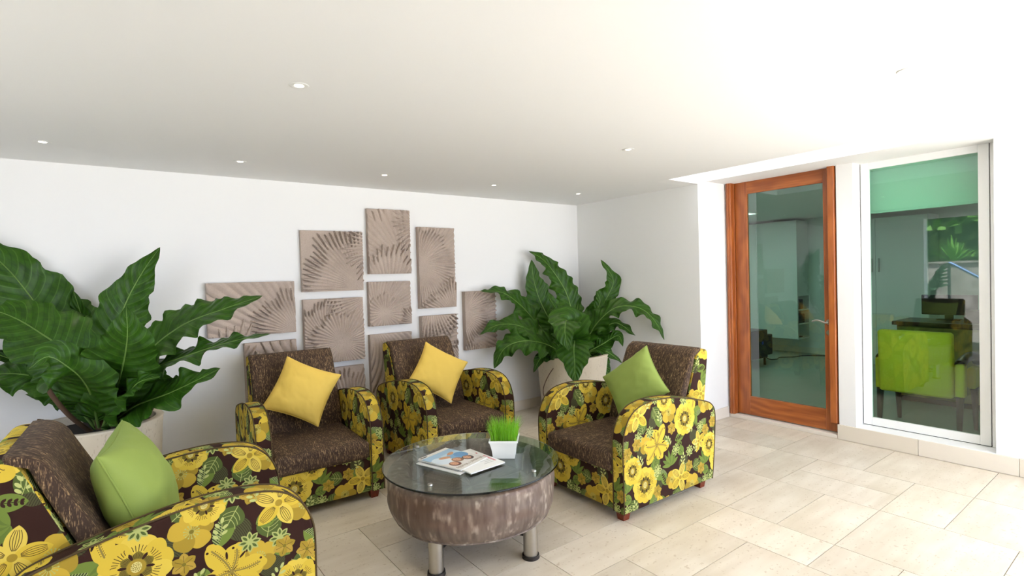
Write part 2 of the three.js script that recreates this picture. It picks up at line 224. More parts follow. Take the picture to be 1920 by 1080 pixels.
// ---------------------------------------------------------------- the setting
const H = 2.514, HH = 3.0, XD = 0.513, Z0 = 1.794, XA = -0.491, XL = -6.4, ZF = 7.0, FRONT_OPEN = -3.4;
{
  const floor = struct('floor', bx(XL - 0.2, 0.76, -0.15, -0.007, -0.15, ZF), M.grout, 'cream stone tile floor of the lounge', 'floor');
  // stone tiles of several sizes on a grid of 0.345 by 0.335 m
  const ux = 0.345, uz = 0.335, ox = -1.925, oz = 3.01, i0 = -13, i1 = 7, j0 = -9, j1 = 11, taken = new Set(), r = rng(42), geos = {};
  const tileAt = (i, j, w, h) => {
    for (let a = 0; a < w; a++) for (let b = 0; b < h; b++) taken.add((i + a) + ',' + (j + b));
    const xa = Math.max(XL, ox + i * ux), xb = Math.min(XD, ox + (i + w) * ux), za = Math.max(0, oz + j * uz), zb = Math.min(ZF, oz + (j + h) * uz);
    if (xb - xa < 0.02 || zb - za < 0.02) return;
    const k = Math.floor(r() * 4), key = [(xb - xa).toFixed(3), (zb - za).toFixed(3), k].join();
    if (!geos[key]) { const g = new THREE.BoxGeometry(xb - xa - 0.004, 0.012, zb - za - 0.004); geos[key] = boxUV(g, k * 0.37 + w * 0.11, k * 0.53 + h * 0.23); }
    const t = part(floor, 'tile', geos[key], M.tiles[Math.floor(r() * 4)]);
    t.position.set((xa + xb) / 2, -0.006 + (r() - 0.5) * 0.0008, (za + zb) / 2);
  };
  [[1, 0, 2, 1], [1, 1, 2, 1], [0, 0, 1, 2], [-2, 0, 2, 1], [3, 0, 1, 2], [-3, -1, 2, 1], [-1, -1, 2, 1]].forEach((t) => tileAt(...t));
  const free = (i, j, w, h) => { for (let a = 0; a < w; a++) for (let b = 0; b < h; b++) if (taken.has((i + a) + ',' + (j + b)) || i + a > i1 || j + b > j1) return false; return true; };
  for (let j = j0; j <= j1; j++) for (let i = i0; i <= i1; i++) {
    if (!free(i, j, 1, 1)) continue;
    const q = r(), order = q < 0.5 ? [[2, 1], [1, 2], [1, 1]] : q < 0.75 ? [[2, 2], [2, 1], [1, 1]] : q < 0.93 ? [[1, 2], [2, 1], [1, 1]] : [[1, 1]];
    const s = order.find(([w, h]) => free(i, j, w, h)); tileAt(i, j, ...s);
  }
  struct('wall_back', bx(XL - 0.2, 0.15, 0, HH, -0.15, 0), M.wall, 'white plaster wall behind the armchairs', 'wall');
  struct('wall_corner', merge([bx(0, 0.15, 0, HH, 0, Z0 - 0.15), bx(0, XD + 0.25, 0, HH + 0.15, Z0 - 0.15, Z0), bx(XA, 0, H, HH + 0.15, Z0 - 0.15, Z0)]), M.wall, 'white plaster wall right of the leafy plant', 'wall');
  const DZ0 = 1.83, DZ1 = 2.9, DT = 2.585, WZ0 = 3.039, WZ1 = 3.996, WB = 0.14, WT = 2.585, XW = XD + 0.25, T = HH + 0.15;
  struct('wall_right', merge([bx(XD, XW, 0, T, Z0, DZ0), bx(XD, XW, DT, T, DZ0, DZ1), bx(XD, XW, 0, T, DZ1, WZ0), bx(XD, XW, 0, WB, WZ0, WZ1), bx(XD, XW, WT, T, WZ0, WZ1), bx(XD, XW, 0, T, WZ1, 4.5)]), M.wall, 'white plaster wall with the wooden door and the window', 'wall');
  struct('wall_left', merge([bx(XL - 0.2, XL, 0, HH, -0.15, 1.62), bx(XL - 0.2, XL, 0, HH, 3.3, ZF + 0.2)]), M.wall, 'white plaster wall beside the garden opening', 'wall');
  struct('wall_front', bx(XL, FRONT_OPEN, 0, HH, ZF, ZF + 0.2), M.wall, 'white plaster wall behind the viewer', 'wall');
  struct('ceiling', merge([bx(XL - 0.2, XA, H, HH + 0.15, Z0 - 0.15, ZF + 0.2), bx(XL - 0.2, 0.15, H, HH + 0.15, -0.15, Z0 - 0.15), bx(XA, XW, HH, HH + 0.15, 4.5, ZF + 0.2), bx(XW, 2.3, HH, HH + 0.15, 4.5, ZF + 0.2)]), M.ceiling, 'smooth white ceiling with small recessed lights', 'ceiling');
  struct('window_2', new THREE.PlaneGeometry(XW - XA, 4.5 - Z0 + 0.1).rotateX(-Math.PI / 2).translate((XA + XW) / 2, HH + 0.1, (4.5 + Z0 - 0.1) / 2), phys(0xffffff, 1, { transmission: 0.15, thickness: 0, side: THREE.DoubleSide }), 'opal glass roof light strip above the door wall', 'roof light');
  // stone skirting, in lengths
  const skirt = (name, label, pieces) => { const g = new THREE.Group(); g.name = name; g.userData = { kind: 'structure', label, category: 'skirting' }; scene.add(g); pieces.forEach((b, i) => part(g, 'skirting_stone', rbx(...b, 0.003, 1), i % 2 ? M.plinth : M.plinth2)); };
  const run = (a, b, step, fn) => { const out = []; for (let x = a; x < b - 0.01; x += step) out.push(fn(x, Math.min(b, x + step - 0.002))); return out; };
  skirt('baseboard_back', 'low cream stone skirting along the back wall', run(XL, -0.016, 0.69, (a, b) => [a, b, 0.001, 0.115, 0.0005, 0.016]));
  skirt('baseboard_corner', 'low cream stone skirting at the corner before the wooden door', [...run(0.017, Z0 - 0.001, 0.69, (a, b) => [-0.016, -0.0005, 0.001, 0.115, a, b]), [-0.016, XD - 0.027, 0.001, 0.115, Z0 + 0.0005, Z0 + 0.016]]);
  skirt('baseboard_right', 'cream stone skirting under the white framed window', run(2.889, 4.49, 0.62, (a, b) => [XD - 0.016, XD - 0.0005, 0.001, 0.138, a, b]));
}

// wooden glazed door
{
  const d = new THREE.Group(); d.name = 'door_1'; d.userData = { kind: 'structure', label: 'reddish wooden door with a full green tinted glass panel', category: 'door' }; scene.add(d);
  const A = 1.806, B = 2.888, TOP = 2.613, w = 0.06;
  const vert = (g) => g;
  const swap = (g) => { const u = g.attributes.uv; for (let i = 0; i < u.count; i++) { const a = u.getX(i), b = u.getY(i); u.setXY(i, b, a); } return g; };
  part(d, 'casing', vert(rbx(0.492, 0.56, 0.036, TOP, A, A + w, 0.008)), M.wood);
  part(d, 'casing', vert(rbx(0.492, 0.56, 0.142, TOP, B - w, B, 0.008)), M.wood);
  part(d, 'casing', swap(rbx(0.492, 0.56, TOP - w, TOP, A + w, B - w, 0.008)), M.wood);
  part(d, 'casing_bead', vert(rbx(0.482, 0.494, 0.036, TOP - 0.02, A + 0.018, A + 0.034, 0.005)), M.wood);
  part(d, 'casing_bead', swap(rbx(0.482, 0.494, TOP - 0.034, TOP - 0.018, A + 0.035, B - 0.035, 0.005)), M.wood);
  part(d, 'jamb', vert(rbx(0.56, 0.66, 0.036, TOP - 0.05, A + 0.026, A + w, 0.004)), M.wood);
  part(d, 'jamb', vert(rbx(0.62, 0.70, 0.036, TOP - 0.05, B - 0.018, B + 0.01, 0.004)), M.wood);
  part(d, 'jamb', swap(rbx(0.56, 0.66, TOP - w, TOP - 0.03, A + w, B - 0.02, 0.004)), M.wood);
  part(d, 'threshold', rbx(0.50, 0.76, 0.0005, 0.035, A - 0.008, B - 0.001, 0.004), M.plinth, 'pale stone threshold');
  const leaf = part(d, 'door_leaf', merge([rbx(0.566, 0.606, 0.045, 2.55, 1.87, 2.007, 0.005), rbx(0.566, 0.606, 0.045, 2.55, 2.762, 2.866, 0.005), swap(rbx(0.566, 0.606, 0.045, 0.246, 2.005, 2.764, 0.005)), swap(rbx(0.566, 0.606, 2.42, 2.55, 2.005, 2.764, 0.005))]), M.wood);
  part(leaf, 'glass_pane', new THREE.PlaneGeometry(0.757, 2.176).rotateY(-Math.PI / 2).translate(0.584, 1.333, 2.3845), M.tintGlass, 'green tinted glass');
  const lever = part(leaf, 'door_handle', merge([
    new THREE.CylinderGeometry(0.026, 0.026, 0.01, 32).rotateZ(Math.PI / 2).translate(0.561, 1.088, 2.806),
    new THREE.CylinderGeometry(0.011, 0.011, 0.045, 20).rotateZ(Math.PI / 2).translate(0.54, 1.088, 2.806),
    tube([[0.52, 1.086, 2.812], [0.52, 1.083, 2.79], [0.519, 1.09, 2.765], [0.518, 1.103, 2.73], [0.519, 1.102, 2.70], [0.52, 1.092, 2.675]], 0.0085, 32, 10),
    new THREE.SphereGeometry(0.0085, 12, 8).translate(0.52, 1.092, 2.675), new THREE.SphereGeometry(0.0085, 12, 8).translate(0.52, 1.086, 2.812)]), M.steel, 'satin steel lever handle');
  part(leaf, 'lock_cylinder', merge([new THREE.CylinderGeometry(0.026, 0.026, 0.01, 32).rotateZ(Math.PI / 2).translate(0.561, 0.986, 2.806), new THREE.CylinderGeometry(0.009, 0.009, 0.014, 20).rotateZ(Math.PI / 2).translate(0.559, 0.986, 2.806)]), M.steel, 'round steel key plate');
}

// white framed window
{
  const w = new THREE.Group(); w.name = 'window_1'; w.userData = { kind: 'structure', label: 'tall fixed window with white frame and green tinted glass', category: 'window' }; scene.add(w);
  const A = 3.046, B = 3.94, Y0 = 0.146, Y1 = 2.567, f = 0.068;
  part(w, 'frame_lining', merge([bx(0.665, 0.745, Y1 + 0.006, 2.585, 3.039, 3.996), bx(0.70, 0.745, 0.14, 2.58, 3.9, 3.996), bx(0.672, 0.745, 0.14, 2.58, 3.946, 3.996), bx(0.70, 0.745, 0.14, 2.58, 3.039, 3.1), bx(0.70, 0.745, 0.14, 0.2, 3.1, 3.9), bx(0.70, 0.745, 2.52, 2.58, 3.1, 3.9)]), M.whiteFrame);
  part(w, 'sash_frame', merge([rbx(0.67, 0.70, Y0, Y1, A, A + f, 0.004), rbx(0.67, 0.70, Y0, Y1, B - f, B, 0.004), rbx(0.67, 0.70, Y0, Y0 + f + 0.004, A + f, B - f, 0.004), rbx(0.67, 0.70, Y1 - f - 0.008, Y1, A + f, B - f, 0.004)]), M.whiteFrame);
  part(w, 'gasket', merge([bx(0.683, 0.70, Y0, Y1, A - 0.006, A), bx(0.683, 0.70, Y0, Y1, B, B + 0.006), bx(0.683, 0.70, Y0 - 0.006, Y0, A, B), bx(0.683, 0.70, Y1, Y1 + 0.006, A, B)]), M.gasket);
  part(w, 'glass_pane', new THREE.PlaneGeometry(B - A - 2 * f + 0.01, Y1 - Y0 - 2 * f).rotateY(-Math.PI / 2).translate(0.69, (Y0 + Y1) / 2, (A + B) / 2), M.tintGlass, 'green tinted glass');
  part(w, 'window_sill', rbx(0.505, 0.70, 0.128, 0.1395, 3.04, 3.995, 0.003), M.white);
}

// ---------------------------------------------------------------- the office behind the glass
M.officeWall = std(0xe2e4de, 0.85); M.officeFloor = std(0x9a9c8e, 0.35);
{
  const X0 = 0.763, X1 = 5.62, ZA = -1.3, ZB = 4.38, HO = 2.55;
  struct('floor_office', bx(X0 - 0.1, X1 + 0.1, -0.15, -0.002, ZA - 0.1, ZB + 0.1), M.officeFloor, 'grey floor of the office behind the glass', 'floor');
  struct('wall_office_far', bx(X1, X1 + 0.12, 0, HO, ZA, ZB), M.officeWall, 'pale far wall of the office behind the glass', 'wall');
  struct('wall_office_left', bx(0.15, X1 + 0.12, 0, HO, ZA - 0.12, ZA), M.officeWall, 'pale end wall of the office behind the wooden door', 'wall');
  struct('wall_office_right', bx(X0, X1 + 0.12, 0, HO, ZB, ZB + 0.12), M.officeWall, 'pale end wall of the office beyond the window', 'wall');
  struct('wall_office_near', bx(0.15, 0.3, 0, HO, ZA, Z0 - 0.15), M.officeWall, 'inner face of the lounge corner wall', 'wall');
  struct('ceiling_office', bx(0.15, X1 + 0.12, HO, HO + 0.12, ZA - 0.12, ZB + 0.12), M.ceiling, 'white ceiling of the office', 'ceiling');
  struct('baseboard_office', bx(X1 - 0.015, X1, 0, 0.11, ZA, ZB), M.plinth, 'stone skirting along the far office wall', 'skirting');

  // hung wall cabinet with open shelves at its end
  const c = thing('wall_cabinet', 'tall white hung cabinet with open end shelves seen through door glass', 'cabinet', [5.17, 0.3, 0]);
  const cw = M.officeWall;
  part(c, 'cabinet_body', merge([bx(0.02, 0.45, 0, 2.2, -1.1, 0.02), bx(0, 0.45, 0.8, 2.2, 0.02, 0.42), bx(0.43, 0.45, 0, 0.8, 0.02, 0.42), bx(0, 0.02, 0, 0.8, 0.02, 0.42)]), cw);
  part(c, 'shelf', bx(0.02, 0.43, 0, 0.018, 0.02, 0.42), cw); part(c, 'shelf', bx(0.02, 0.43, 0.27, 0.288, 0.02, 0.42), cw); part(c, 'shelf', bx(0.02, 0.43, 0.53, 0.548, 0.02, 0.42), cw);
  part(c, 'cabinet_door', rbx(-0.018, 0.018, 0.004, 2.196, -1.1, -0.34, 0.003), cw); part(c, 'cabinet_door', rbx(-0.018, 0.018, 0.004, 2.196, -0.336, 0.42, 0.003), cw);
  solo('file_box', rbx(5.25, 5.5, 0.849, 1.03, 0.1, 0.36, 0.006), M.black, 'black file box on upper open shelf of hung cabinet', 'box');
  solo('file_box', rbx(5.23, 5.52, 0.589, 0.76, 0.1, 0.38, 0.006), M.black, 'long black box on middle open shelf of hung cabinet', 'box');
  const bt = thing('shelf_frame', 'thin metal upright frame on lowest open shelf of hung cabinet', 'frame', [5.42, 0.319, 0.3]);
  part(bt, 'upright', bx(-0.006, 0.006, 0.012, 0.2, -0.006, 0.006), M.steelDark); part(bt, 'foot', bx(-0.08, 0.08, 0, 0.012, -0.05, 0.05), M.steelDark);

  const q = thing('equipment_case', 'charcoal equipment case on short legs with yellow strip behind door glass', 'case', [3.64, 0, 0.3]);
  part(q, 'case_body', rbx(-0.31, 0.25, 0.13, 0.6, -0.2, 0.2, 0.012), M.black); part(q, 'case_end', rbx(0.25, 0.5, 0.15, 0.5, -0.2, 0.16, 0.02), M.black);
  part(q, 'yellow_strip', bx(0.27, 0.285, 0.19, 0.46, 0.16, 0.166), std(0xd9d41e, 0.6), 'bright yellow strip'); part(q, 'blue_mark', bx(0.06, 0.11, 0.36, 0.41, 0.2, 0.203), std(0x3048a8, 0.6));
  for (const [x, z] of [[-0.27, -0.16], [-0.27, 0.16], [0.22, -0.16], [0.22, 0.16]]) part(q, 'leg', bx(x - 0.015, x + 0.015, 0, 0.13, z - 0.015, z + 0.015), M.black);
  solo('cable', tube([[4.165, 0.16, 0.24], [4.3, 0.03, 0.3], [4.5, 0.01, 0.35], [4.7, 0.01, 0.3], [4.9, 0.012, 0.45], [5.2, 0.01, 0.5], [5.5, 0.01, 0.9]], 0.009, 40, 6), M.black, 'black cable trailing from the equipment case over office floor', 'cable');
  solo('cable', tube([[4.16, 0.42, 0.12], [4.27, 0.5, 0.1], [4.31, 0.25, 0.08], [4.24, 0.2, 0.05], [4.28, 0.4, 0.02], [4.34, 0.3, 0.0], [4.3, 0.012, 0.05]], 0.011, 60, 6), M.black, 'tangled black cable hanging at the equipment case end', 'cable');

  const k = thing('tall_cupboard', 'tall pale double door cupboard at far office wall', 'cupboard', [5.07, 0, 1.95]);
  part(k, 'cupboard_body', bx(0.02, 0.52, 0, 2.4, -0.75, 0.45), cw);
  for (const [a, b, hz] of [[-0.748, -0.252, -0.3], [-0.248, 0.448, -0.2]]) { const dr = part(k, 'cupboard_door', rbx(-0.002, 0.02, 0.06, 2.39, a, b, 0.004), cw); part(dr, 'handle', rbx(-0.03, -0.003, 1.52, 1.74, hz - 0.008, hz + 0.008, 0.004), M.steel); }

  // counter with carved front
  const n = thing('reception_counter', 'dark wooden counter with ribbed carved front behind lime armchair', 'counter', [2.9, 0, 3.5]);
  part(n, 'counter_body', bx(-0.26, 0.3, 0, 0.9, -0.78, 0.85), M.darkWood);
  part(n, 'counter_top', rbx(-0.31, 0.34, 0.9, 0.945, -0.82, 0.87, 0.008), phys(0x3a281d, 0.3));
  { // ribs fanning out over the front
    const g = new THREE.PlaneGeometry(1.62, 0.82, 130, 60), p = g.attributes.position;
    for (let i = 0; i < p.count; i++) { const x = p.getX(i), y = p.getY(i), a = Math.atan2(y + 0.9, x + 1.3); p.setZ(i, 0.014 * Math.abs(Math.sin(a * 40)) + 0.004); }
    g.computeVertexNormals(); g.rotateY(-Math.PI / 2); g.translate(-0.262, 0.47, 0.035);
    part(n, 'carved_front', g, std(0xa88f52, 0.6, { side: THREE.DoubleSide }), 'carved ribbed front panel');
  }
  const mo = thing('computer_monitor', 'dark monitor standing on the wooden counter', 'monitor', [3.05, 0.9455, 3.12], 0.1);
  part(mo, 'screen_back', rbx(-0.02, 0.02, 0.06, 0.3, -0.26, 0.26, 0.01), M.black); part(mo, 'stand', merge([bx(-0.015, 0.015, 0.008, 0.1, -0.04, 0.04), bx(-0.08, 0.08, 0, 0.01, -0.11, 0.11)]), M.black);
  for (const [i, l] of [[0, 'lower'], [1, 'upper']]) solo('book', rbx(2.75, 2.93, 0.9455 + i * 0.07, 1.0145 + i * 0.07, 3.32 + i * 0.02, 3.52 - i * 0.01, 0.004), i ? std(0x3b2018, 0.7) : std(0x231d1a, 0.7), l + ' dark book of the small pile on the wooden counter', 'book');

  // lime armchair with dark legs, back to the window
  const a = thing('office_armchair', 'lime green armchair with dark tapered legs behind the window', 'chair', [1.15, 0, 3.32]);
  const lime = phys(0xffd238, 0.7, { sheen: 0.3, sheenColor: new THREE.Color(0.6, 0.7, 0.2) });
  const bk = rbx(0, 0.11, 0.38, 0.985, -0.31, 0.27, 0.03, 4); { const p = bk.attributes.position; for (let i = 0; i < p.count; i++) p.setX(i, p.getX(i) - 0.07 * Math.max(0, p.getY(i) - 0.45)); bk.computeVertexNormals(); }
  part(a, 'backrest', toCreasedNormals(bk, 0.7), lime); part(a, 'seat', rbx(0.08, 0.6, 0.4, 0.52, -0.27, 0.24, 0.03, 3), lime);
  for (const z of [-0.35, 0.27]) {
    part(a, 'side_panel', rbx(0.03, 0.13, 0.395, 0.70, z, z + 0.075, 0.02, 3), lime); part(a, 'side_panel', rbx(0.42, 0.58, 0.42, 0.62, z + 0.005, z + 0.07, 0.02, 3), lime);
    part(a, 'armrest', tube([[0.05, 0.70, z + 0.04], [0.2, 0.735, z + 0.045], [0.4, 0.74, z + 0.05], [0.56, 0.70, z + 0.05], [0.6, 0.66, z + 0.05]], 0.04, 24, 12), M.darkWood);
    for (const [x, t] of [[0.06, -0.05], [0.53, 0.05]]) { const g = new THREE.CylinderGeometry(0.036, 0.02, 0.42, 4).rotateY(Math.PI / 4); const p = g.attributes.position; for (let i = 0; i < p.count; i++) if (p.getY(i) < 0) p.setX(i, p.getX(i) + t); part(a, 'leg', g.translate(x, 0.21, z + 0.04).toNonIndexed(), M.darkWood); }
  }
  const rb = thing('roller_blind', 'white roller blind partly lowered behind the window top', 'blind', [0.84, 2.1, 3.49]);
  part(rb, 'fabric', bx(-0.002, 0.002, 0.02, 0.4, -0.52, 0.5), std(0xf3f3ee, 0.8, {})); part(rb, 'bottom_bar', rbx(-0.008, 0.008, 0, 0.022, -0.52, 0.5, 0.004), M.white); part(rb, 'roller', new THREE.CylinderGeometry(0.024, 0.024, 1.02, 20).rotateX(Math.PI / 2).translate(0, 0.42, -0.01), M.white);

  // two flat ceiling panels light the office
  for (const [z, power, l] of [[0.2, 11, 'square light panel in office ceiling near hung cabinet'], [3.0, 4.5, 'square light panel in office ceiling above the wooden counter']]) {
    const t = thing('office_ceiling_light', l, 'light', [3.3, HO, z]);
    part(t, 'light_frame', bx(-0.32, 0.32, -0.02, -0.001, -0.32, 0.32), M.white);
    part(t, 'light_panel', bx(-0.29, 0.29, -0.024, -0.0205, -0.29, 0.29), std(0xffffff, 0.6, { emissive: 0xffffff, emissiveIntensity: power / 5 }));
    const L = new THREE.RectAreaLight(0xf4fbff, power, 0.58, 0.58); L.name = 'office_panel_light'; L.position.set(0, -0.03, 0); L.rotation.x = -Math.PI / 2; t.add(L);
  }
}

// ---------------------------------------------------------------- carved wall panels
// each fan: [u, v, reach, teeth, ribs, layer]; u right and v up in metres from the panel's lower left corner
function reliefPanel(label, [x0, x1, y0, y1], fans) {
  const w = x1 - x0, h = y1 - y0, nx = Math.round(w / 0.0042), ny = Math.round(h / 0.0042), slab = 0.036;
  const height = (u, v) => {
    let best = 0.002, layer = -1;
    for (const [fu, fv, R, teeth, ribs, lay, bend = 0] of fans) {
      if (lay <= layer) continue;
      const du = u - fu, dv = v - fv, rr = Math.hypot(du, dv), a = Math.atan2(dv, du) + bend * rr, s = a * ribs / (2 * Math.PI), f = Math.abs(((s % 1) + 1) % 1 - 0.5) * 2;   // 0 at a rib's middle, 1 in its groove
      const wob = 0.06 * Math.sin(a * 7 + fu * 20) + 0.05 * Math.sin(a * 17 + fv * 9);
      if (rr > R * (1 + wob) * (1 - teeth * f)) continue;
      const lift = 0.007 * lay + 0.016 * Math.min(1, rr / R), groove = (0.004 + 0.016 * Math.min(1, rr / R)) * Math.pow(f, 1.5);
      best = 0.005 + lift - groove * (1 - 0.4 * Math.exp(-rr * 30)); layer = lay;
    }
    return best;
  };
  const pos = [], idx = [], uv = [];
  for (let j = 0; j <= ny; j++) for (let i = 0; i <= nx; i++) { const u = i / nx * w, v = j / ny * h, e = Math.min(u, v, w - u, h - v); pos.push(u, v, slab + height(u, v) - 0.004 * Math.max(0, 1 - e / 0.006)); uv.push(u, v); }
  for (let j = 0; j < ny; j++) for (let i = 0; i < nx; i++) { const a = j * (nx + 1) + i; idx.push(a, a + 1, a + nx + 2, a, a + nx + 2, a + nx + 1); }
  const g = new THREE.BufferGeometry(); g.setAttribute('position', new THREE.Float32BufferAttribute(pos, 3)); g.setAttribute('uv', new THREE.Float32BufferAttribute(uv, 2)); g.setIndex(idx); g.computeVertexNormals();
  // sides down to the wall
  const sp = [], su = [], ring = [];
  for (let i = 0; i <= nx; i++) ring.push(i); for (let j = 1; j <= ny; j++) ring.push(j * (nx + 1) + nx); for (let i = nx - 1; i >= 0; i--) ring.push(ny * (nx + 1) + i); for (let j = ny - 1; j >= 0; j--) ring.push(j * (nx + 1));
  for (let k = 0; k + 1 < ring.length; k++) { const a = ring[k] * 3, b = ring[k + 1] * 3, A = pos.slice(a, a + 3), B = pos.slice(b, b + 3), a0 = [A[0], A[1], 0], b0 = [B[0], B[1], 0]; sp.push(...a0, ...b0, ...B, ...a0, ...B, ...A); for (const q of [a0, b0, B, a0, B, A]) su.push(q[0] + q[2], q[1] + q[2]); }
  const s = new THREE.BufferGeometry(); s.setAttribute('position', new THREE.Float32BufferAttribute(sp, 3)); s.setAttribute('uv', new THREE.Float32BufferAttribute(su, 2)); s.computeVertexNormals();
  const t = thing('relief_panel', label, 'wall panel', [x0, y0, 0.0008], 0, 'carved leaf relief panels on the back wall');
  part(t, 'carved_face', g, M.carve); part(t, 'slab', s, M.carve);
}
reliefPanel('wide carved panel at upper left, partly behind the large plant', [-4.266, -3.576, 1.164, 1.619], [[0.72, -0.02, 0.42, 0.3, 64, 3], [0.86, -0.22, 1.35, 0.25, 84, 1], [0.2, -0.4, 0.5, 0.3, 50, 2]]);
reliefPanel('square carved panel right above the left yellow pillow chair, fan from its corner', [-3.505, -2.936, 1.516, 2.079], [[0.56, 0.01, 0.62, 0.3, 80, 2], [0.80, 0.42, 0.42, 0.4, 56, 3]]);
reliefPanel('topmost carved panel, upright, at the peak of the arrangement', [-2.873, -2.427, 1.668, 2.311], [[0.20, -0.28, 0.56, 0.22, 58, 3], [0.42, 0.05, 0.75, 0.2, 60, 1], [0.62, 0.5, 0.36, 0.45, 46, 2]]);
reliefPanel('small square carved panel with a thick stalk, in the middle of the arrangement', [-2.884, -2.44, 1.154, 1.591], [[0.12, 0.08, 0.7, 0.15, 64, 1, 0.5], [0.16, 0.12, 0.2, 0.1, 30, 2], [0.5, 0.0, 0.2, 0.4, 40, 3]]);
reliefPanel('tall carved panel right of the topmost one, fan from its left edge', [-2.336, -1.902, 1.297, 2.148], [[0.0, 0.44, 0.42, 0.3, 66, 2, 0.4], [0.42, -0.12, 0.42, 0.35, 64, 3], [0.05, 0.46, 0.8, 0.25, 60, 1]]);
reliefPanel('square carved panel with two swirling fans below the corner fan panel', [-3.503, -2.951, 0.851, 1.447], [[0.26, 0.24, 0.36, 0.2, 60, 2, 1.5], [0.62, 0.62, 0.46, 0.4, 60, 3, 0.4], [0.34, 0.18, 0.3, 0.2, 46, 4], [0.55, 0.0, 0.34, 0.45, 50, 1]]);
reliefPanel('carved panel farthest right, half hidden by the corner plant leaves', [-1.796, -1.372, 0.805, 1.454], [[-0.05, 0.42, 0.38, 0.35, 64, 3], [-0.1, 0.3, 0.62, 0.3, 70, 1], [0.1, -0.25, 0.34, 0.4, 60, 2]]);
reliefPanel('carved panel low right, just below the tall one, behind the middle armchair', [-2.329, -1.893, 0.56, 1.217], [[0.12, 0.86, 0.46, 0.4, 60, 3], [-0.1, 0.3, 0.6, 0.3, 60, 1], [0.5, 0.1, 0.3, 0.4, 50, 2]]);
reliefPanel('carved panel with curved folds directly behind the middle armchair back, left side', [-2.889, -2.445, 0.42, 1.071], [[0.0, 0.75, 0.7, 0.15, 50, 2, 1.2], [0.5, 0.7, 0.3, 0.2, 40, 1]]);
reliefPanel('lowest carved panel, between the two yellow pillow armchairs', [-3.46, -2.952, 0.34, 0.794], [[0.36, -0.06, 0.5, 0.2, 66, 2], [0.05, 0.0, 0.4, 0.3, 50, 1]]);
reliefPanel('carved panel behind the left armchair back, under the wide one', [-3.998, -3.572, 0.42, 1.096], [[0.6, -0.1, 0.9, 0.2, 70, 1], [-0.1, 0.3, 0.4, 0.3, 50, 2]]);

// ---------------------------------------------------------------- armchairs
const ARM_PROFILE = [[0, 0.062], [0, 0.3], [0, 0.50], [-0.018, 0.59], [-0.06, 0.665], [-0.13, 0.717], [-0.23, 0.742], [-0.36, 0.748], [-0.52, 0.734], [-0.72, 0.695], [-0.9, 0.648], [-0.975, 0.61], [-1.008, 0.545], [-1.003, 0.4], [-0.982, 0.2], [-0.962, 0.062]];
function extrudeZY(shape, x0, x1, bevel, curveSegments = 16, crease = 0.5) {
  const g = new THREE.ExtrudeGeometry(shape, { depth: x1 - x0 - 2 * bevel, bevelEnabled: bevel > 0, bevelSize: bevel, bevelThickness: bevel, bevelOffset: -bevel, bevelSegments: 4, curveSegments });
  g.rotateY(-Math.PI / 2); g.translate(x1 - bevel, 0, 0);
  return boxUV(toCreasedNormals(g, crease));
}
function smoothShape(pts, n) {   // spline through the listed points, closed by a straight base
  const c = new THREE.SplineCurve(pts.map((p) => new THREE.Vector2(...p))); return new THREE.Shape(c.getPoints(n));
}
const armShape = smoothShape(ARM_PROFILE, 90);
const armGeo = extrudeZY(armShape, -0.05, 0.05, 0.014);
const backShellShape = new THREE.Shape(); backShellShape.moveTo(-0.68, 0.07); backShellShape.lineTo(-0.72, 0.42); backShellShape.lineTo(-0.945, 0.965); backShellShape.quadraticCurveTo(-0.965, 1.012, -1.025, 1.012); backShellShape.quadraticCurveTo(-1.085, 1.012, -1.08, 0.955); backShellShape.lineTo(-0.95, 0.07); backShellShape.closePath();
const backShellGeo = extrudeZY(backShellShape, -0.328, 0.328, 0.012);
const backPadShape = new THREE.Shape(); backPadShape.moveTo(-0.70, 0.40); backPadShape.lineTo(-0.655, 0.40); backPadShape.bezierCurveTo(-0.66, 0.55, -0.80, 0.80, -0.865, 0.94); backPadShape.bezierCurveTo(-0.895, 1.015, -0.95, 1.028, -1.0, 1.024); backPadShape.lineTo(-1.0, 1.006); backPadShape.bezierCurveTo(-0.94, 0.996, -0.93, 0.966, -0.92, 0.926); backPadShape.closePath();
const backPadGeo = extrudeZY(backPadShape, -0.325, 0.325, 0.022, 24, 0.9);
const seatGeo = (() => { const g = new RoundedBoxGeometry(0.646, 0.13, 0.735, 8, 0.034), p = g.attributes.position; for (let i = 0; i < p.count; i++) { const x = p.getX(i) / 0.323, z = p.getZ(i) / 0.37; if (p.getY(i) > 0) p.setY(i, p.getY(i) + 0.012 * (1 - x * x) * (1 - z * z)); } g.translate(0, 0.372, -0.352); return toCreasedNormals(boxUV(g), 0.9); })();
const apronGeo = rbx(-0.329, 0.329, 0.062, 0.33, -0.05, -0.012, 0.008);
const baseGeo = rbx(-0.33, 0.33, 0.064, 0.31, -0.7, -0.05, 0.005);
const chairLegGeo = new THREE.CylinderGeometry(0.05, 0.036, 0.062, 4).rotateY(Math.PI / 4).translate(0, 0.031, 0).toNonIndexed(); chairLegGeo.computeVertexNormals();
const armEdge = armShape.getPoints(90).map((p) => new THREE.Vector3(0, p.y, p.x));
const pipeGeo = tube(armEdge, 0.0042, 120, 6);
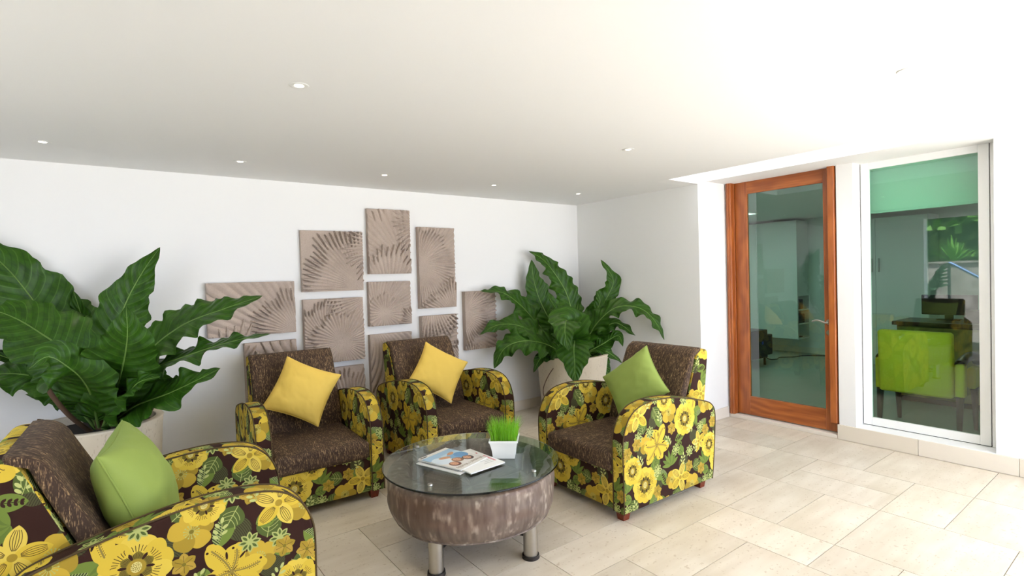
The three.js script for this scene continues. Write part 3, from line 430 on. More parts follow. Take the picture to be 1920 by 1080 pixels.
function makeArmchair(label) {
  const t = thing('armchair', label, 'armchair', [0, 0, 0], 0, 'floral armchairs round the glass table');
  for (const s of [-1, 1]) {
    const a = part(t, 'arm', armGeo, M.floral); a.position.x = s * 0.379;
    for (const k of [-1, 1]) part(a, 'piping', pipeGeo, M.piping).position.x = k * 0.046;
    for (const z of [-0.06, -0.89]) part(t, 'leg', chairLegGeo, M.legWood, 'short tapered wooden foot').position.set(s * 0.36, 0, z);
  }
  part(t, 'front_panel', apronGeo, M.floral); part(t, 'base', baseGeo, M.floral);
  part(t, 'back_frame', backShellGeo, M.floral); part(t, 'back_cushion', backPadGeo, M.chenille, 'brown woven back cushion'); part(t, 'seat_cushion', seatGeo, M.chenille, 'brown woven seat cushion');
  return t;
}
const chairProto = makeArmchair('floral armchair at left by the wall, with a yellow pillow');
chairProto.position.set(-3.735, 0, 1.289); chairProto.rotation.y = -0.042;
[['floral armchair in the middle behind the table, with a yellow pillow', -2.512, 1.295, -0.005], ['floral armchair at right with a green pillow, facing left', -2.307, 2.32, -1.585], ['floral armchair in the left foreground with a green pillow', -4.172, 2.2, 1.536]].forEach(([l, x, z, r]) => {
  const c = chairProto.clone(); c.name = numbered('armchair'); scene.add(c); c.userData = { ...chairProto.userData, label: l }; c.position.set(x, 0, z); c.rotation.y = r;
});

// ---------------------------------------------------------------- pillows
function pillowGeo(S, T, seed) {
  const N = 44, pos = [], uv = [], idx = [], at = (a, b, side) => {
    const px = a * (1 - 0.09 * (1 - b * b) * Math.pow(Math.abs(a), 2)), py = b * (1 - 0.09 * (1 - a * a) * Math.pow(Math.abs(b), 2));
    const q = Math.pow(Math.max(0, (1 - a * a) * (1 - b * b)), 0.42), n = fbm((a + 1) / 2, (b + 1) / 2, 6, 6, 3, seed + (side > 0 ? 0 : 9)) - 0.5, m = fbm((a + 1) / 2, (b + 1) / 2, 3, 3, 2, seed + 31) - 0.5;
    const crease = 0.006 * Math.sin((a + b) * 9 + m * 10) * Math.pow(Math.max(Math.abs(a), Math.abs(b)), 4) * Math.sqrt(q);
    return [px * S / 2, py * S / 2, side * (T / 2 * q + (n * 0.016 + crease) * Math.min(1, q * 2))];
  };
  for (const side of [1, -1]) { const o = pos.length / 3; for (let j = 0; j <= N; j++) for (let i = 0; i <= N; i++) { const e = (k) => Math.sin((k / N - 0.5) * Math.PI); const a = e(i), b = e(j); pos.push(...at(a, b, side)); uv.push(a * S / 2, b * S / 2); }
    for (let j = 0; j < N; j++) for (let i = 0; i < N; i++) { const a = o + j * (N + 1) + i, b = a + 1, c = a + N + 2, d = a + N + 1; side > 0 ? idx.push(a, b, c, a, c, d) : idx.push(a, c, b, a, d, c); } }
  let g = new THREE.BufferGeometry(); g.setAttribute('position', new THREE.Float32BufferAttribute(pos, 3)); g.setAttribute('uv', new THREE.Float32BufferAttribute(uv, 2)); g.setIndex(idx); g.computeVertexNormals();
  const edge = []; for (let k = 0; k < 4; k++) for (let i = 0; i < 12; i++) { const s = Math.sin((i / 12 - 0.5) * Math.PI), [a, b] = [[s, -1], [1, s], [-s, 1], [-1, -s]][k], p = at(a, b, 1); edge.push(new THREE.Vector3(p[0], p[1], 0)); }
  return [g, new THREE.TubeGeometry(new THREE.CatmullRomCurve3(edge, true, 'catmullrom', 0.1), 160, 0.004, 6, true)];
}
function pillow(label, pos, yaw, tilt, roll, S, T, mat, seed) {
  const d = Math.PI / 180, t = thing('throw_pillow', label, 'pillow', pos, 0, 'throw pillows on the armchairs'); t.rotation.order = 'YXZ'; t.rotation.set(-tilt * d, yaw * d, roll * d);
  const [g, e] = pillowGeo(S, T, seed); part(t, 'cover', g, mat); part(t, 'piping', e, mat);
}
pillow('yellow pillow standing on its corner in the left armchair', [-3.71, 0.752, 0.70], -14, 27, 64, 0.44, 0.16, M.yellowCloth, 3);
pillow('yellow pillow standing on its corner in the middle armchair', [-2.51, 0.745, 0.715], -10, 28, 57, 0.44, 0.16, M.yellowCloth, 14);
pillow('green pillow standing on its corner in the right armchair', [-1.70, 0.755, 2.33], -88, 28, 43, 0.45, 0.17, M.greenCloth, 25);
pillow('green pillow leaning on the back of the foreground armchair', [-4.80, 0.745, 2.23], 80, 20, 3, 0.5, 0.24, M.greenCloth, 36);

// ---------------------------------------------------------------- round glass table
const TX = -3.15, TZ = 2.27;
{
  const t = thing('coffee_table', 'round coffee table with glass top on a rough brown drum and steel legs', 'table', [TX, 0, TZ]);
  const prof = [[0, 0.33], [0.34, 0.33], [0.365, 0.345], [0.372, 0.41], [0.385, 0.45], [0.41, 0.464], [0.455, 0.466], [0.488, 0.461], [0.499, 0.445], [0.503, 0.40], [0.503, 0.34], [0.499, 0.285], [0.485, 0.24], [0.462, 0.208], [0.42, 0.197], [0, 0.195]].map((p) => new THREE.Vector2(...p));
  const dr = new THREE.LatheGeometry(new THREE.SplineCurve(prof).getPoints(90), 128), p = dr.attributes.position;
  for (let i = 0; i < p.count; i++) { const x = p.getX(i), y = p.getY(i), z = p.getZ(i), r = Math.hypot(x, z); if (r < 0.38) continue; const a = Math.atan2(z, x) / (2 * Math.PI) + 0.5, k = 1 + 0.02 * (fbm(a, y * 2, 14, 5, 3, 601) - 0.5) * 2; p.setX(i, x * k); p.setZ(i, z * k); p.setY(i, y + 0.008 * (fbm(a, 0.5, 16, 2, 2, 611) - 0.5)); }
  dr.computeVertexNormals(); part(t, 'drum', dr, M.drum, 'rough mottled brown drum');
  const glass = phys(0xffffff, 0.0, { transmission: 1, thickness: 0.012, ior: 1.5, attenuationColor: new THREE.Color(0.35, 0.62, 0.5), attenuationDistance: 0.06 });
  const gp = [[0, 0.488], [0.528, 0.488], [0.532, 0.491], [0.532, 0.497], [0.528, 0.5], [0, 0.5]].map((q) => new THREE.Vector2(...q));
  part(t, 'glass_top', new THREE.LatheGeometry(gp, 128), glass, 'round clear greenish glass top');
  for (const a of [152, 70, 250, 332]) {
    const c = Math.cos(a * Math.PI / 180), s = Math.sin(a * Math.PI / 180);
    part(t, 'standoff', merge([cyl(0.013, 0.013, 0.455, 0.4875, 0.445 * c, 0.445 * s, 20)]), M.steel); part(t, 'standoff_cap', cyl(0.015, 0.013, 0.5003, 0.508, 0.445 * c, 0.445 * s, 20), M.steel);
    const lg = part(t, 'leg', cyl(0.041, 0.041, 0.012, 0.22, 0.41 * c, 0.41 * s, 40), M.steel, 'thick brushed steel tube leg'); part(lg, 'foot_ring', cyl(0.05, 0.048, 0, 0.02, 0.41 * c, 0.41 * s, 40), M.steelDark);
    part(t, 'cross_bar', tube([[0.4 * c, 0.12, 0.4 * s], [0.2 * c, 0.12, 0.2 * s], [0, 0.12, 0]], 0.011, 8, 8), M.steelDark);
  }
}
// magazines
function cover(draw) { return std(0xffffff, 0.28, { map: canvasTex(512, 680, draw) }); }
const paper = std(0xf0eee8, 0.7);
function magazine(label, [x, y, z], turn, w, h, th, mat, bend) {
  const t = thing('magazine', label, 'magazine', [x, y, z], turn, 'magazines on the glass table');
  const g = new THREE.PlaneGeometry(w, h, 20, 20).rotateX(-Math.PI / 2), p = g.attributes.position;
  const lift = (px, pz) => bend * Math.pow(Math.max(0, px / w + 0.5), 3) * 0.5 + bend * Math.pow(Math.max(0, pz / h + 0.5), 4) * 0.5;
  for (let i = 0; i < p.count; i++) p.setY(i, th + lift(p.getX(i), p.getZ(i))); g.computeVertexNormals();
  part(t, 'cover', g, mat); part(t, 'pages', rbx(-w / 2, w / 2, 0, th - 0.0006, -h / 2, h / 2, 0.0008, 1), paper);
}
const coverC = cover((c, w, h) => { c.fillStyle = '#f3f1ec'; c.fillRect(0, 0, w, h); c.fillStyle = '#c7d8dd'; c.fillRect(40, 60, 200, 300); c.fillStyle = '#d14a3c'; c.fillRect(40, 400, 160, 26); c.fillStyle = '#777'; for (let i = 0; i < 9; i++) c.fillRect(260, 80 + i * 34, 190 - (i % 3) * 30, 8); });
const coverB = cover((c, w, h) => { c.fillStyle = '#f6f4ef'; c.fillRect(0, 0, w, h); c.fillStyle = '#26262a'; c.fillRect(300, 250, 180, 330); c.fillStyle = '#9fb0b8'; c.fillRect(322, 410, 120, 130); c.fillStyle = '#e58a8f'; c.fillRect(30, 120, 26, 240); c.fillStyle = '#c9302c'; c.fillRect(40, 470, 20, 36); c.fillStyle = '#8a8a8a'; for (let i = 0; i < 7; i++) c.fillRect(70, 120 + i * 44, 150 - (i % 2) * 40, 7); });
const coverA = cover((c, w, h) => {
  c.fillStyle = '#e9e4dc'; c.fillRect(0, 0, w, h);
  c.fillStyle = '#9fc4dd'; c.fillRect(0, 470, w, 150); c.fillStyle = '#bcd7e6'; c.fillRect(0, 420, 300, 90); c.fillStyle = '#7fb2d6'; c.beginPath(); c.ellipse(180, 360, 90, 120, 0, 0, 7); c.fill(); c.fillStyle = '#5f9fd0'; c.beginPath(); c.ellipse(90, 350, 90, 100, 0.3, 0, 7); c.fill(); c.fillStyle = '#d9e6ee'; c.beginPath(); c.ellipse(410, 380, 110, 130, 0, 0, 7); c.fill();
  for (const [x, y, hair] of [[130, 205, '#3b2418'], [255, 262, '#8a5a34'], [385, 190, '#6a3018']]) { c.fillStyle = hair; c.beginPath(); c.ellipse(x, y, 72, 76, 0, 0, 7); c.fill(); c.fillStyle = '#d9a27e'; c.beginPath(); c.ellipse(x, y + 12, 46, 56, 0, 0, 7); c.fill(); c.fillStyle = '#b8735c'; c.fillRect(x - 16, y + 38, 32, 8); c.fillStyle = '#4a2c20'; c.fillRect(x - 24, y - 2, 14, 6); c.fillRect(x + 10, y - 2, 14, 6); }
  c.fillStyle = '#d39a72'; c.beginPath(); c.ellipse(300, 430, 80, 40, 0.4, 0, 7); c.fill(); c.beginPath(); c.ellipse(140, 480, 70, 34, -0.3, 0, 7); c.fill();
  c.fillStyle = '#7a5a2c'; c.font = 'bold 68px serif'; c.fillText("Woman's Weekly", 18, 92, w - 36); c.fillStyle = '#333'; c.fillRect(380, 640, 110, 24);
});
magazine('white magazine at the bottom of the pile, its corner showing at left', [-3.285, 0.5012, 2.265], Math.PI + 0.32, 0.25, 0.34, 0.006, coverC, 0);
magazine('white magazine with pink print sticking out to the right of the pile', [-3.195, 0.5078, 2.335], Math.PI + 0.08, 0.25, 0.34, 0.008, coverB, 0);
magazine('top magazine with three faces on its cover', [-3.268, 0.5163, 2.25], Math.PI + 0.33, 0.25, 0.335, 0.005, coverA, 0.004);
// grass in a white pot
{
  const t = thing('grass_pot', 'white square pot of bright green grass on the glass table', 'potted plant', [-2.962, 0.5005, 2.362], -0.72);
  const sq = (r0, r1, y0, y1) => new THREE.CylinderGeometry(r1 * Math.SQRT2, r0 * Math.SQRT2, y1 - y0, 4, 6).rotateY(Math.PI / 4).translate(0, (y0 + y1) / 2, 0);
  const outer = sq(0.066, 0.088, 0, 0.112), p = outer.attributes.position; for (let i = 0; i < p.count; i++) { const y = p.getY(i) / 0.112, k = 1 - 0.05 * Math.sin(y * Math.PI); p.setX(i, p.getX(i) * k); p.setZ(i, p.getZ(i) * k); }
  const g = outer.toNonIndexed(); g.computeVertexNormals(); const idx = []; // leave the lid open: keep side and base faces only
  for (let i = 0; i < g.attributes.position.count; i += 3) { const ys = [0, 1, 2].map((k) => g.attributes.position.getY(i + k)); if (Math.min(...ys) > 0.11) continue; idx.push(i, i + 1, i + 2); }
  g.setIndex(idx);
  const rim = new THREE.Shape(); const R = 0.088, Q = 0.081; rim.moveTo(-R, -R); rim.lineTo(R, -R); rim.lineTo(R, R); rim.lineTo(-R, R); rim.closePath(); const hole = new THREE.Path(); hole.moveTo(-Q, -Q); hole.lineTo(-Q, Q); hole.lineTo(Q, Q); hole.lineTo(Q, -Q); hole.closePath(); rim.holes.push(hole);
  part(t, 'pot', merge([g.toNonIndexed(), new THREE.ExtrudeGeometry(rim, { depth: 0.012, bevelEnabled: false }).rotateX(-Math.PI / 2).translate(0, 0.1005, 0).toNonIndexed()]), phys(0xf4f4f0, 0.3, { side: THREE.DoubleSide }));
  part(t, 'soil', new THREE.BoxGeometry(0.16, 0.01, 0.16).translate(0, 0.098, 0), M.soil);
  const r = rng(77), pos = [], idx2 = [];
  for (let k = 0; k < 620; k++) {
    const bxx = (r() - 0.5) * 0.152, bz = (r() - 0.5) * 0.152, hgt = 0.085 + r() * 0.05, a = r() * 6.283, lx = bxx * 0.42 + (r() - 0.5) * 0.035, lz = bz * 0.42 + (r() - 0.5) * 0.035, w = 0.0024, cx = Math.cos(a) * w, cz = Math.sin(a) * w, o = pos.length / 3;
    for (let s = 0; s <= 3; s++) { const q = s / 3, ww = 1 - q * 0.92, x = bxx + lx * q * q, y = 0.1 + hgt * q, z = bz + lz * q * q; pos.push(x - cx * ww, y, z - cz * ww, x + cx * ww, y, z + cz * ww); if (s) { const b = o + s * 2; idx2.push(b - 2, b - 1, b + 1, b - 2, b + 1, b); } }
  }
  const gg = new THREE.BufferGeometry(); gg.setAttribute('position', new THREE.Float32BufferAttribute(pos, 3)); gg.setIndex(idx2); gg.computeVertexNormals();
  part(t, 'grass', gg, phys(0x9ad62a, 0.5, { side: THREE.DoubleSide, transmission: 0.45, thickness: 0 }), 'bright green upright grass blades').userData.kind = 'stuff';
}

// ---------------------------------------------------------------- recessed ceiling lights
const ringMat = std(0xe9e8e4, 0.6, { side: THREE.DoubleSide });
[[-5.18, 0.671, 'small ceiling light of the wall row above the left plant'], [-4.084, 0.667, 'second ceiling light from the left in the wall row'], [-2.965, 0.698, 'ceiling light of the wall row above the tallest wall panels'], [-1.839, 0.736, 'second ceiling light from the room corner in the wall row'], [-0.688, 0.737, 'ceiling light of the wall row nearest the room corner'],
  [-4.138, 2.455, 'larger looking ceiling light nearest the middle of the left ceiling'], [-1.812, 2.42, 'ceiling light above the right armchair'], [-1.856, 4.136, 'faint ceiling light at the bright upper right']].forEach(([x, z, l]) => {
  const t = thing('ceiling_downlight', l, 'ceiling light', [x, H, z], 0, 'recessed ceiling lights');
  const ring = new THREE.LatheGeometry([[0.022, -0.001], [0.026, -0.004], [0.04, -0.004], [0.044, -0.0008]].map((p) => new THREE.Vector2(...p)), 40);
  part(t, 'trim_ring', ring, ringMat); part(t, 'bulb', new THREE.CylinderGeometry(0.02, 0.02, 0.003, 32).translate(0, -0.0022, 0), std(0xffffff, 0.5, { emissive: 0xfff2dc, emissiveIntensity: 3 }));
  const s = new THREE.SpotLight(0xfff0d8, 0.8, 0, 0.7, 0.6); s.name = 'downlight_beam'; s.position.set(0, -0.012, 0); s.target.position.set(0, -2, 0); s.castShadow = true; t.add(s, s.target);
});

// ---------------------------------------------------------------- potted plants
const LEFT_LEAVES = [
  [[[0.0,0.77,-0.0],[-0.08,1.07,-0.01],[-0.26,1.39,-0.33],[-0.44,1.74,-0.33],[-0.67,2.02,-0.33]], 0.5],
  [[[0.01,0.77,0.01],[0.06,1.04,-0.09],[0.17,1.45,-0.14],[0.29,1.71,-0.12],[0.4,1.89,-0.05]], 0.33],
  [[[0.05,0.77,0.04],[0.14,1.05,0.34],[0.18,1.3,0.56],[0.18,1.49,0.62]], 0.45],
  [[[0.07,0.77,0.05],[0.24,1.09,0.17],[0.48,1.33,0.34],[0.72,1.44,0.52],[0.94,1.52,0.62]], 0.38],
  [[[0.07,0.75,0.05],[0.26,1.01,0.25],[0.52,1.15,0.5],[0.75,1.23,0.67],[0.94,1.27,0.82]], 0.25],
  [[[0.07,0.7,0.05],[0.2,0.81,0.27],[0.39,0.92,0.54],[0.55,1.02,0.72],[0.64,1.08,0.82]], 0.31],
  [[[0.02,0.73,0.02],[-0.03,0.96,0.22],[-0.11,1.13,0.41],[-0.2,1.21,0.46],[-0.28,1.15,0.47]], 0.42],
  [[[0.01,0.75,0.01],[-0.11,0.94,0.04],[-0.3,1.04,-0.04],[-0.48,1.07,-0.12],[-0.67,1.01,-0.26]], 0.28],
  [[[0.01,0.77,0.01],[-0.1,1.12,0.04],[-0.29,1.33,-0.11],[-0.48,1.46,-0.26],[-0.68,1.52,-0.33]], 0.42],
  [[[0.01,0.77,0.01],[-0.01,1.04,-0.2],[-0.06,1.34,-0.33],[-0.11,1.59,-0.33]], 0.25],
  [[[-0.01,0.72,-0.0],[-0.12,0.81,-0.09],[-0.24,0.86,-0.25],[-0.39,0.89,-0.33]], 0.13],
  [[[-0.02,0.72,-0.08],[-0.25,0.96,-0.33],[-0.5,1.17,-0.33],[-0.69,1.24,-0.33]], 0.15],
  [[[0.08,0.73,0.12],[0.17,0.92,0.44],[0.23,1.02,0.6],[0.33,1.06,0.74]], 0.25],
];
const RIGHT_LEAVES = [
  [[[-0.05,0.71,-0.04],[-0.14,1.02,-0.18],[-0.23,1.34,-0.3],[-0.31,1.59,-0.3],[-0.33,1.8,-0.3]], 0.36],
  [[[0.13,0.69,-0.03],[0.16,1.06,-0.14],[0.14,1.38,-0.22],[0.01,1.65,-0.3],[-0.17,1.81,-0.3],[-0.37,1.9,-0.3]], 0.3],
  [[[-0.04,0.71,-0.03],[-0.3,1.03,-0.24],[-0.52,1.28,-0.3],[-0.77,1.43,-0.3],[-1.06,1.46,-0.3]], 0.3],
  [[[-0.07,0.7,0.01],[-0.43,0.94,-0.08],[-0.71,1.07,-0.16],[-0.9,1.07,-0.25],[-1.09,0.98,-0.3]], 0.3],
  [[[-0.07,0.68,0.01],[-0.45,0.85,0.03],[-0.76,0.9,-0.01],[-0.93,0.83,-0.07],[-1.05,0.63,-0.1]], 0.36],
  [[[-0.04,0.67,-0.03],[-0.31,0.81,-0.24],[-0.61,0.82,-0.3],[-0.79,0.76,-0.3],[-0.87,0.71,-0.3]], 0.14],
  [[[-0.03,0.72,0.1],[-0.24,0.99,0.25],[-0.38,1.12,0.33],[-0.5,1.0,0.43],[-0.51,0.82,0.49]], 0.42],
  [[[-0.01,0.72,0.12],[-0.25,0.88,0.31],[-0.36,0.81,0.41],[-0.41,0.65,0.47],[-0.43,0.46,0.49]], 0.4],
  [[[0.16,0.69,-0.01],[0.28,1.06,0.08],[0.43,1.34,0.18],[0.49,1.53,0.22],[0.38,1.78,0.13]], 0.26],
  [[[0.09,0.7,0.06],[0.18,1.05,0.25],[0.3,1.23,0.46],[0.44,1.2,0.69],[0.53,1.01,0.83],[0.56,0.86,0.88]], 0.3],
  [[[0.11,0.69,0.08],[0.27,0.94,0.2],[0.42,1.03,0.31],[0.56,0.88,0.48]], 0.2],
  [[[0.11,0.67,0.08],[0.22,0.8,0.28],[0.37,0.89,0.39],[0.36,0.77,0.46]], 0.18],
  [[[0.11,0.65,0.08],[0.19,0.74,0.27],[0.31,0.66,0.36],[0.39,0.57,0.42]], 0.14],
  [[[0.13,0.65,0.1],[0.16,0.66,0.25],[0.19,0.53,0.34],[0.24,0.39,0.37]], 0.16],
  [[[-0.16,0.67,0.01],[-0.46,0.71,0.03],[-0.55,0.65,0.03],[-0.59,0.54,-0.0]], 0.16],
  [[[0.11,0.69,-0.05],[0.11,1.01,-0.05],[0.15,1.28,-0.03]], 0.12],
  [[[0.13,0.69,0.04],[0.24,1.07,0.1],[0.32,1.29,0.16],[0.29,1.41,0.13]], 0.3],
  [[[0.05,0.7,-0.03],[-0.04,1.02,-0.04],[-0.21,1.25,-0.05],[-0.3,1.37,-0.05]], 0.22],
  [[[-0.06,0.72,0.08],[-0.09,1.09,0.17],[-0.27,1.2,0.16],[-0.42,1.23,0.1]], 0.2],
];

function leafGeo(pts, W, seed, o = {}) {
  const N = 72, K = 14, curve = new THREE.CatmullRomCurve3(pts.map((p) => new THREE.Vector3(...p))), r = rng(seed), ph = r() * 6, ph2 = r() * 6, f1 = 3.2 + r() * 1.6, len = curve.getLength();
  const face = new THREE.Vector3(o.fx ?? -0.42, o.fy ?? 0.75, o.fz ?? 0.6).normalize(), pos = [], uv = [], idx = [];
  for (let i = 0; i <= N; i++) {
    const t = i / N, c = curve.getPointAt(t), d = curve.getTangentAt(t), side = d.clone().cross(face); if (side.lengthSq() < 1e-4) side.set(1, 0, 0); side.normalize(); const n = side.clone().cross(d).normalize();
    const tt = clamp01((t - 0.1) / 0.9), prof = Math.pow(Math.sin(Math.PI * Math.pow(tt, 0.85)), 0.85) * (0.55 + 0.45 * (1 - tt * 0.5)) * 1.05, w = Math.max(0.012 * (1 - t), W / 2 * prof);
    for (let k = 0; k <= K; k++) {
      const s = k / K * 2 - 1, a = Math.abs(s), sg = Math.sign(s), wave = Math.sin(f1 * len * 7 * t + ph + sg * 1.3) + 0.6 * Math.sin(f1 * len * 13 * t + ph2 * sg), sc = 1 + a * a * (0.10 * Math.sin(f1 * len * 6.5 * t + ph2 + sg) + 0.045 * Math.sin(f1 * len * 14 * t + ph + sg * 2) + 0.06 * (hash(Math.floor(t * 36), sg > 0 ? 1 : 2, seed) - 0.5) * (t > 0.25 ? 1 : 0));
      const up = w * (0.22 * a - 0.16 * a * a) + (o.ruffle ?? 0.32) * Math.min(w, 0.11) * a * a * wave + 0.09 * w * Math.sin(t * 30 + ph + sg) * a * (1 - a);
      const q = c.clone().addScaledVector(side, s * w * sc).addScaledVector(n, up); pos.push(q.x, q.y, q.z); uv.push(0.5 + s * 0.48, t);
    }
  }
  const hole = o.hole;
  for (let i = 0; i < N; i++) for (let k = 0; k < K; k++) { if (hole && i >= hole[0] && i < hole[1] && k >= hole[2] && k < hole[3]) continue; const a = i * (K + 1) + k; idx.push(a, a + 1, a + K + 2, a, a + K + 2, a + K + 1); }
  const g = new THREE.BufferGeometry(); g.setAttribute('position', new THREE.Float32BufferAttribute(pos, 3)); g.setAttribute('uv', new THREE.Float32BufferAttribute(uv, 2)); g.setIndex(idx); g.computeVertexNormals();
  // stalk and midrib: a tapering tube just under the blade
  const R = [], S = 40, m = new THREE.TubeGeometry(curve, S, 1, 6), mp = m.attributes.position;
  for (let i = 0; i <= S; i++) { const c = curve.getPointAt(i / S), rad = 0.009 * Math.pow(1 - i / S, 0.8) + 0.0008; for (let k = 0; k <= 6; k++) { const q = i * 7 + k; mp.setXYZ(q, c.x + (mp.getX(q) - c.x) * rad, c.y + (mp.getY(q) - c.y) * rad, c.z + (mp.getZ(q) - c.z) * rad); } }
  m.computeVertexNormals(); return [g, m];
}
function pottedPlant(label, [x, z], R, h, list, opts, seed) {
  const t = thing('potted_plant', label, 'potted plant', [x, 0, z]);
  const prof = [[0, 0.004], [R * 0.84, 0.004], [R * 0.87, 0.02], [R * 0.985, h - 0.02], [R, h - 0.006], [R - 0.008, h], [R - 0.045, h], [R - 0.052, h - 0.008], [R - 0.06, h - 0.09]].map((p) => new THREE.Vector2(...p));
  part(t, 'pot', new THREE.LatheGeometry(prof, 96), M.concrete, 'smooth beige concrete pot');
  const soil = new THREE.CylinderGeometry(R - 0.056, R - 0.06, 0.03, 64, 1).translate(0, h - 0.07, 0); part(t, 'soil', soil, M.soil);
  list.forEach(([pts, W], i) => { const P = pts.map((p, k) => k ? p : [p[0] * 0.5, h - 0.06, p[2] * 0.5]), [g, m] = leafGeo(P, W * 1.1, seed + i * 13, opts[i] ?? {}); const l = part(t, 'leaf', g, M.leaf); part(l, 'midrib', m, M.midrib); });
  return t;
}
const leftPlant = pottedPlant('huge leafy plant in a beige pot at far left behind the foreground armchair', [-4.985, 0.44], 0.38, 0.70, LEFT_LEAVES, { 0: { hole: [33, 36, 10, 12], ruffle: 0.08, fx: 0.1, fy: 0.35, fz: 1 }, 1: { ruffle: 0.1, fx: 0.1, fy: 0.2, fz: 1 }, 2: { ruffle: 0.14, fx: -0.1, fy: 0.1, fz: 1 }, 3: { ruffle: 0.2 }, 4: { ruffle: 0.3, fy: 1.4 }, 6: { fy: 0.6, fz: 1 }, 8: { ruffle: 0.08, fz: 1 } }, 100);
part(leftPlant, 'stem', tube([[0.02, 0.63, 0], [0.01, 0.75, 0.02], [0.03, 0.88, 0.05], [0.02, 0.95, 0.06]], 0.028, 20, 9), M.bark, 'knotty brown stem');
part(leftPlant, 'stem', tube([[-0.03, 0.63, 0.02], [-0.14, 0.8, 0.14], [-0.22, 0.97, 0.2], [-0.24, 1.05, 0.22]], 0.015, 20, 8), M.bark, 'thin brown stem');
part(leftPlant, 'spadix', new THREE.CapsuleGeometry(0.017, 0.1, 6, 14).rotateZ(-0.3).translate(0.27, 1.09, 0.2), std(0x8c2a22, 0.7), 'dull red flower spike');
part(leftPlant, 'flower_stalk', tube([[0.03, 0.64, 0.03], [0.13, 0.85, 0.1], [0.25, 1.03, 0.2]], 0.007, 16, 7), M.midrib);
const rightPlant = pottedPlant('large ruffled leafy plant in a beige pot in the room corner', [-0.62, 0.5], 0.42, 0.69, RIGHT_LEAVES, { 0: { ruffle: 0.1, fz: 1, fy: 0.3 }, 1: { fz: 1, fy: 0.4 }, 6: { ruffle: 0.12, fx: -1, fy: 0.6, fz: 1 }, 7: { ruffle: 0.12, fx: -1, fy: 0.6, fz: 1 }, 9: { fx: -0.3, fy: 1 }, 8: { fz: 1, fy: 0.3 } }, 700);
part(rightPlant, 'dry_tendril', tube([[-0.22, 0.66, 0.05], [-0.33, 0.62, 0.1], [-0.46, 0.5, 0.1], [-0.52, 0.36, 0.08], [-0.5, 0.25, 0.08], [-0.46, 0.21, 0.08], [-0.43, 0.24, 0.08], [-0.45, 0.28, 0.08], [-0.475, 0.265, 0.08], [-0.465, 0.245, 0.08]], 0.005, 80, 6), M.bark, 'thin dry curled tendril');

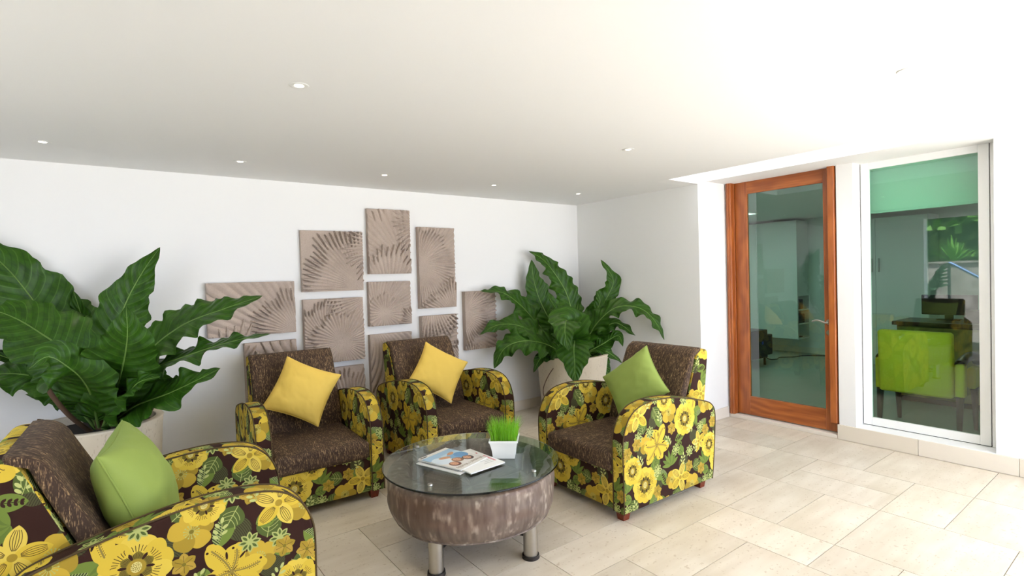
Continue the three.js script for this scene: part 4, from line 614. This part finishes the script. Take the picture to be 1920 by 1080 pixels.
// ---------------------------------------------------------------- outdoors, seen as daylight and in the window's reflection
{
  const pave = std(0xd6d1c7, 0.8), lawn = std(0x5c7a38, 0.95), wallStone = std(0xe0ddd4, 0.9, { map: dataTex(256, 256, (u, v) => { const n = fbm(u, v, 4, 4, 5, 801); return mix3([150, 148, 140], [238, 236, 230], n); }) });
  struct('ground_terrace', merge([bx(-30, 25, -0.15, -0.02, ZF, 40), bx(0.76, 25, -0.15, -0.02, 4.5, ZF)]), pave, 'sunlit pale paving of the terrace outside', 'paving');
  struct('ground_garden', bx(-30, XL - 0.2, -0.15, -0.02, -15, ZF), std(0x8d8a82, 0.9), 'grey paving beside the lounge outside the garden opening', 'paving');
  struct('wall_garden', merge([bx(-10.5, -10.05, -0.05, 1.645, -9, 9), bx(-10.52, -10.0, 1.645, 1.69, -9, 9)]), wallStone, 'weathered grey garden wall mirrored in the window', 'garden wall');
  struct('ground_planting', bx(-20, -10.5, -0.05, 1.6, -9, 9), lawn, 'raised planting bed behind the garden wall', 'planting bed');
  const rail = thing('stair_railing', 'steel stair handrail on a post mirrored in the window', 'railing', [-8.13, -0.02, 1.6]);
  part(rail, 'handrail', tube([[0, 1.665, 0], [0, 1.66, 0.02], [0, 1.32, 0.52], [0, 0.9, 1.14]], 0.028, 24, 10), std(0x6f8fb8, 0.35, { metalness: 0.6 })); for (const z of [0, 1.14]) part(rail, 'post', cyl(0.028, 0.028, 0, z ? 0.9 : 1.66, 0, z, 16), std(0x55605c, 0.4, { metalness: 0.6 }));
  const strap = std(0x6fae3c, 0.6, { side: THREE.DoubleSide }), r = rng(9);
  const clump = (label, x, y, z, n, L) => {
    const t = thing('garden_plant', label, 'plant', [x, y, z], 0, 'plants on the garden wall'), list = [];
    for (let k = 0; k < n; k++) { const a = r() * 6.283, e = 0.75 + r() * 0.7, l = L * (0.7 + 0.5 * r()), w = 0.022 + 0.016 * r(), g = new THREE.PlaneGeometry(1, 1, 2, 8), p = g.attributes.position; for (let i = 0; i < p.count; i++) { const q = p.getY(i) + 0.5, s = p.getX(i) * 2 * w * Math.sin(Math.PI * Math.min(1, 0.15 + q * 0.85)), d = l * q * Math.cos(e), up = l * q * Math.sin(e) - 0.35 * l * q * q * Math.cos(e); p.setXYZ(i, d * Math.cos(a) - s * Math.sin(a), up + Math.abs(s) * 0.4, d * Math.sin(a) + s * Math.cos(a)); } g.computeVertexNormals(); list.push(g); }
    part(t, 'foliage', merge(list), strap);
  };
  [['spiky garden plant on the wall nearest the opening edge', 0.05, 0.7], ['spiky garden plant on the wall left of the pale trunk', 1.0, 0.72], ['spiky garden plant on the wall right of the pale trunk', 1.95, 0.72], ['spiky garden plant on the wall farthest right in the reflection', 2.9, 0.7]].forEach(([l, z, L]) => clump(l + ', mirrored in window', -11.1, 1.6, z, 46, L));
  const hg = thing('garden_hedge', 'dense sunlit green hedge behind the garden wall, mirrored in window', 'hedge', [-15.4, 1.6, 1.5]), leaves = [];
  for (let k = 0; k < 3200; k++) { const g = new THREE.PlaneGeometry(0.2, 0.34); g.rotateX(r() * 3.1); g.rotateY(r() * 6.2); g.translate((r() - 0.5) * 1.4, 0.2 + r() * 3.2, (r() - 0.5) * 11); leaves.push(g); }
  part(hg, 'foliage', merge(leaves), std(0x6aa040, 0.6, { side: THREE.DoubleSide })).userData.kind = 'stuff'; part(hg, 'inner_branches', rbx(-0.5, 0.5, 0.005, 3.1, -5.4, 5.4, 0.2), std(0x35521f, 0.95));
  for (const [x, z, tw, l] of [[-12.9, 1.5, 0.06, 'thin pale tree trunk upright behind the garden wall'], [-13.0, -1.3, 0.09, 'leaning grey tree trunk left of the pale one'], [-13.0, 4.3, 0.11, 'thick grey tree trunk right of the pale one']]) {
    const t = thing('garden_tree', l + ', mirrored in window', 'tree', [x, 1.6, z], 0, 'trees behind the garden wall'); part(t, 'trunk', tube([[0, -0.02, 0], [0.05, 0.8, tw * 2], [0, 1.8, -tw], [0.1, 3.2, tw * 3]], tw, 24, 10), std(0xb0a089, 0.9));
    const list = []; for (let k = 0; k < 120; k++) { const a = r() * 6.283, e = r() * 1.4 - 0.5, d = 0.2 + r() * 0.7, g = new THREE.PlaneGeometry(0.16, 0.3); g.rotateX(r() * 3); g.rotateY(r() * 6); g.translate(Math.cos(a) * Math.cos(e) * d, 2.6 + Math.sin(e) * d * 0.9 + r() * 0.6, Math.sin(a) * Math.cos(e) * d); list.push(g); }
    part(t, 'foliage', merge(list), std(0x4f8a34, 0.6, { side: THREE.DoubleSide }));
  }
  const bp = thing('garden_plant', 'broad dark leaved plant at the foot of the garden stair', 'plant', [-8.75, -0.02, 0.95], 0, 'plants on the garden wall');
  for (let k = 0; k < 7; k++) { const a = -0.3 + k * 0.35, [g, m] = leafGeo([[0, 0, 0], [0.1 * Math.cos(a), 0.7, 0.1 * Math.sin(a)], [0.2, 1.1 + 0.08 * k, 0.25 + 0.03 * k], [0.25, 1.2 + 0.08 * k, 0.6]], 0.22, 900 + k, { fx: 1, fy: 0.3, fz: 0 }); part(bp, 'leaf', g, std(0x28482a, 0.5, { side: THREE.DoubleSide })); }
}
renderer.render(scene, camera);
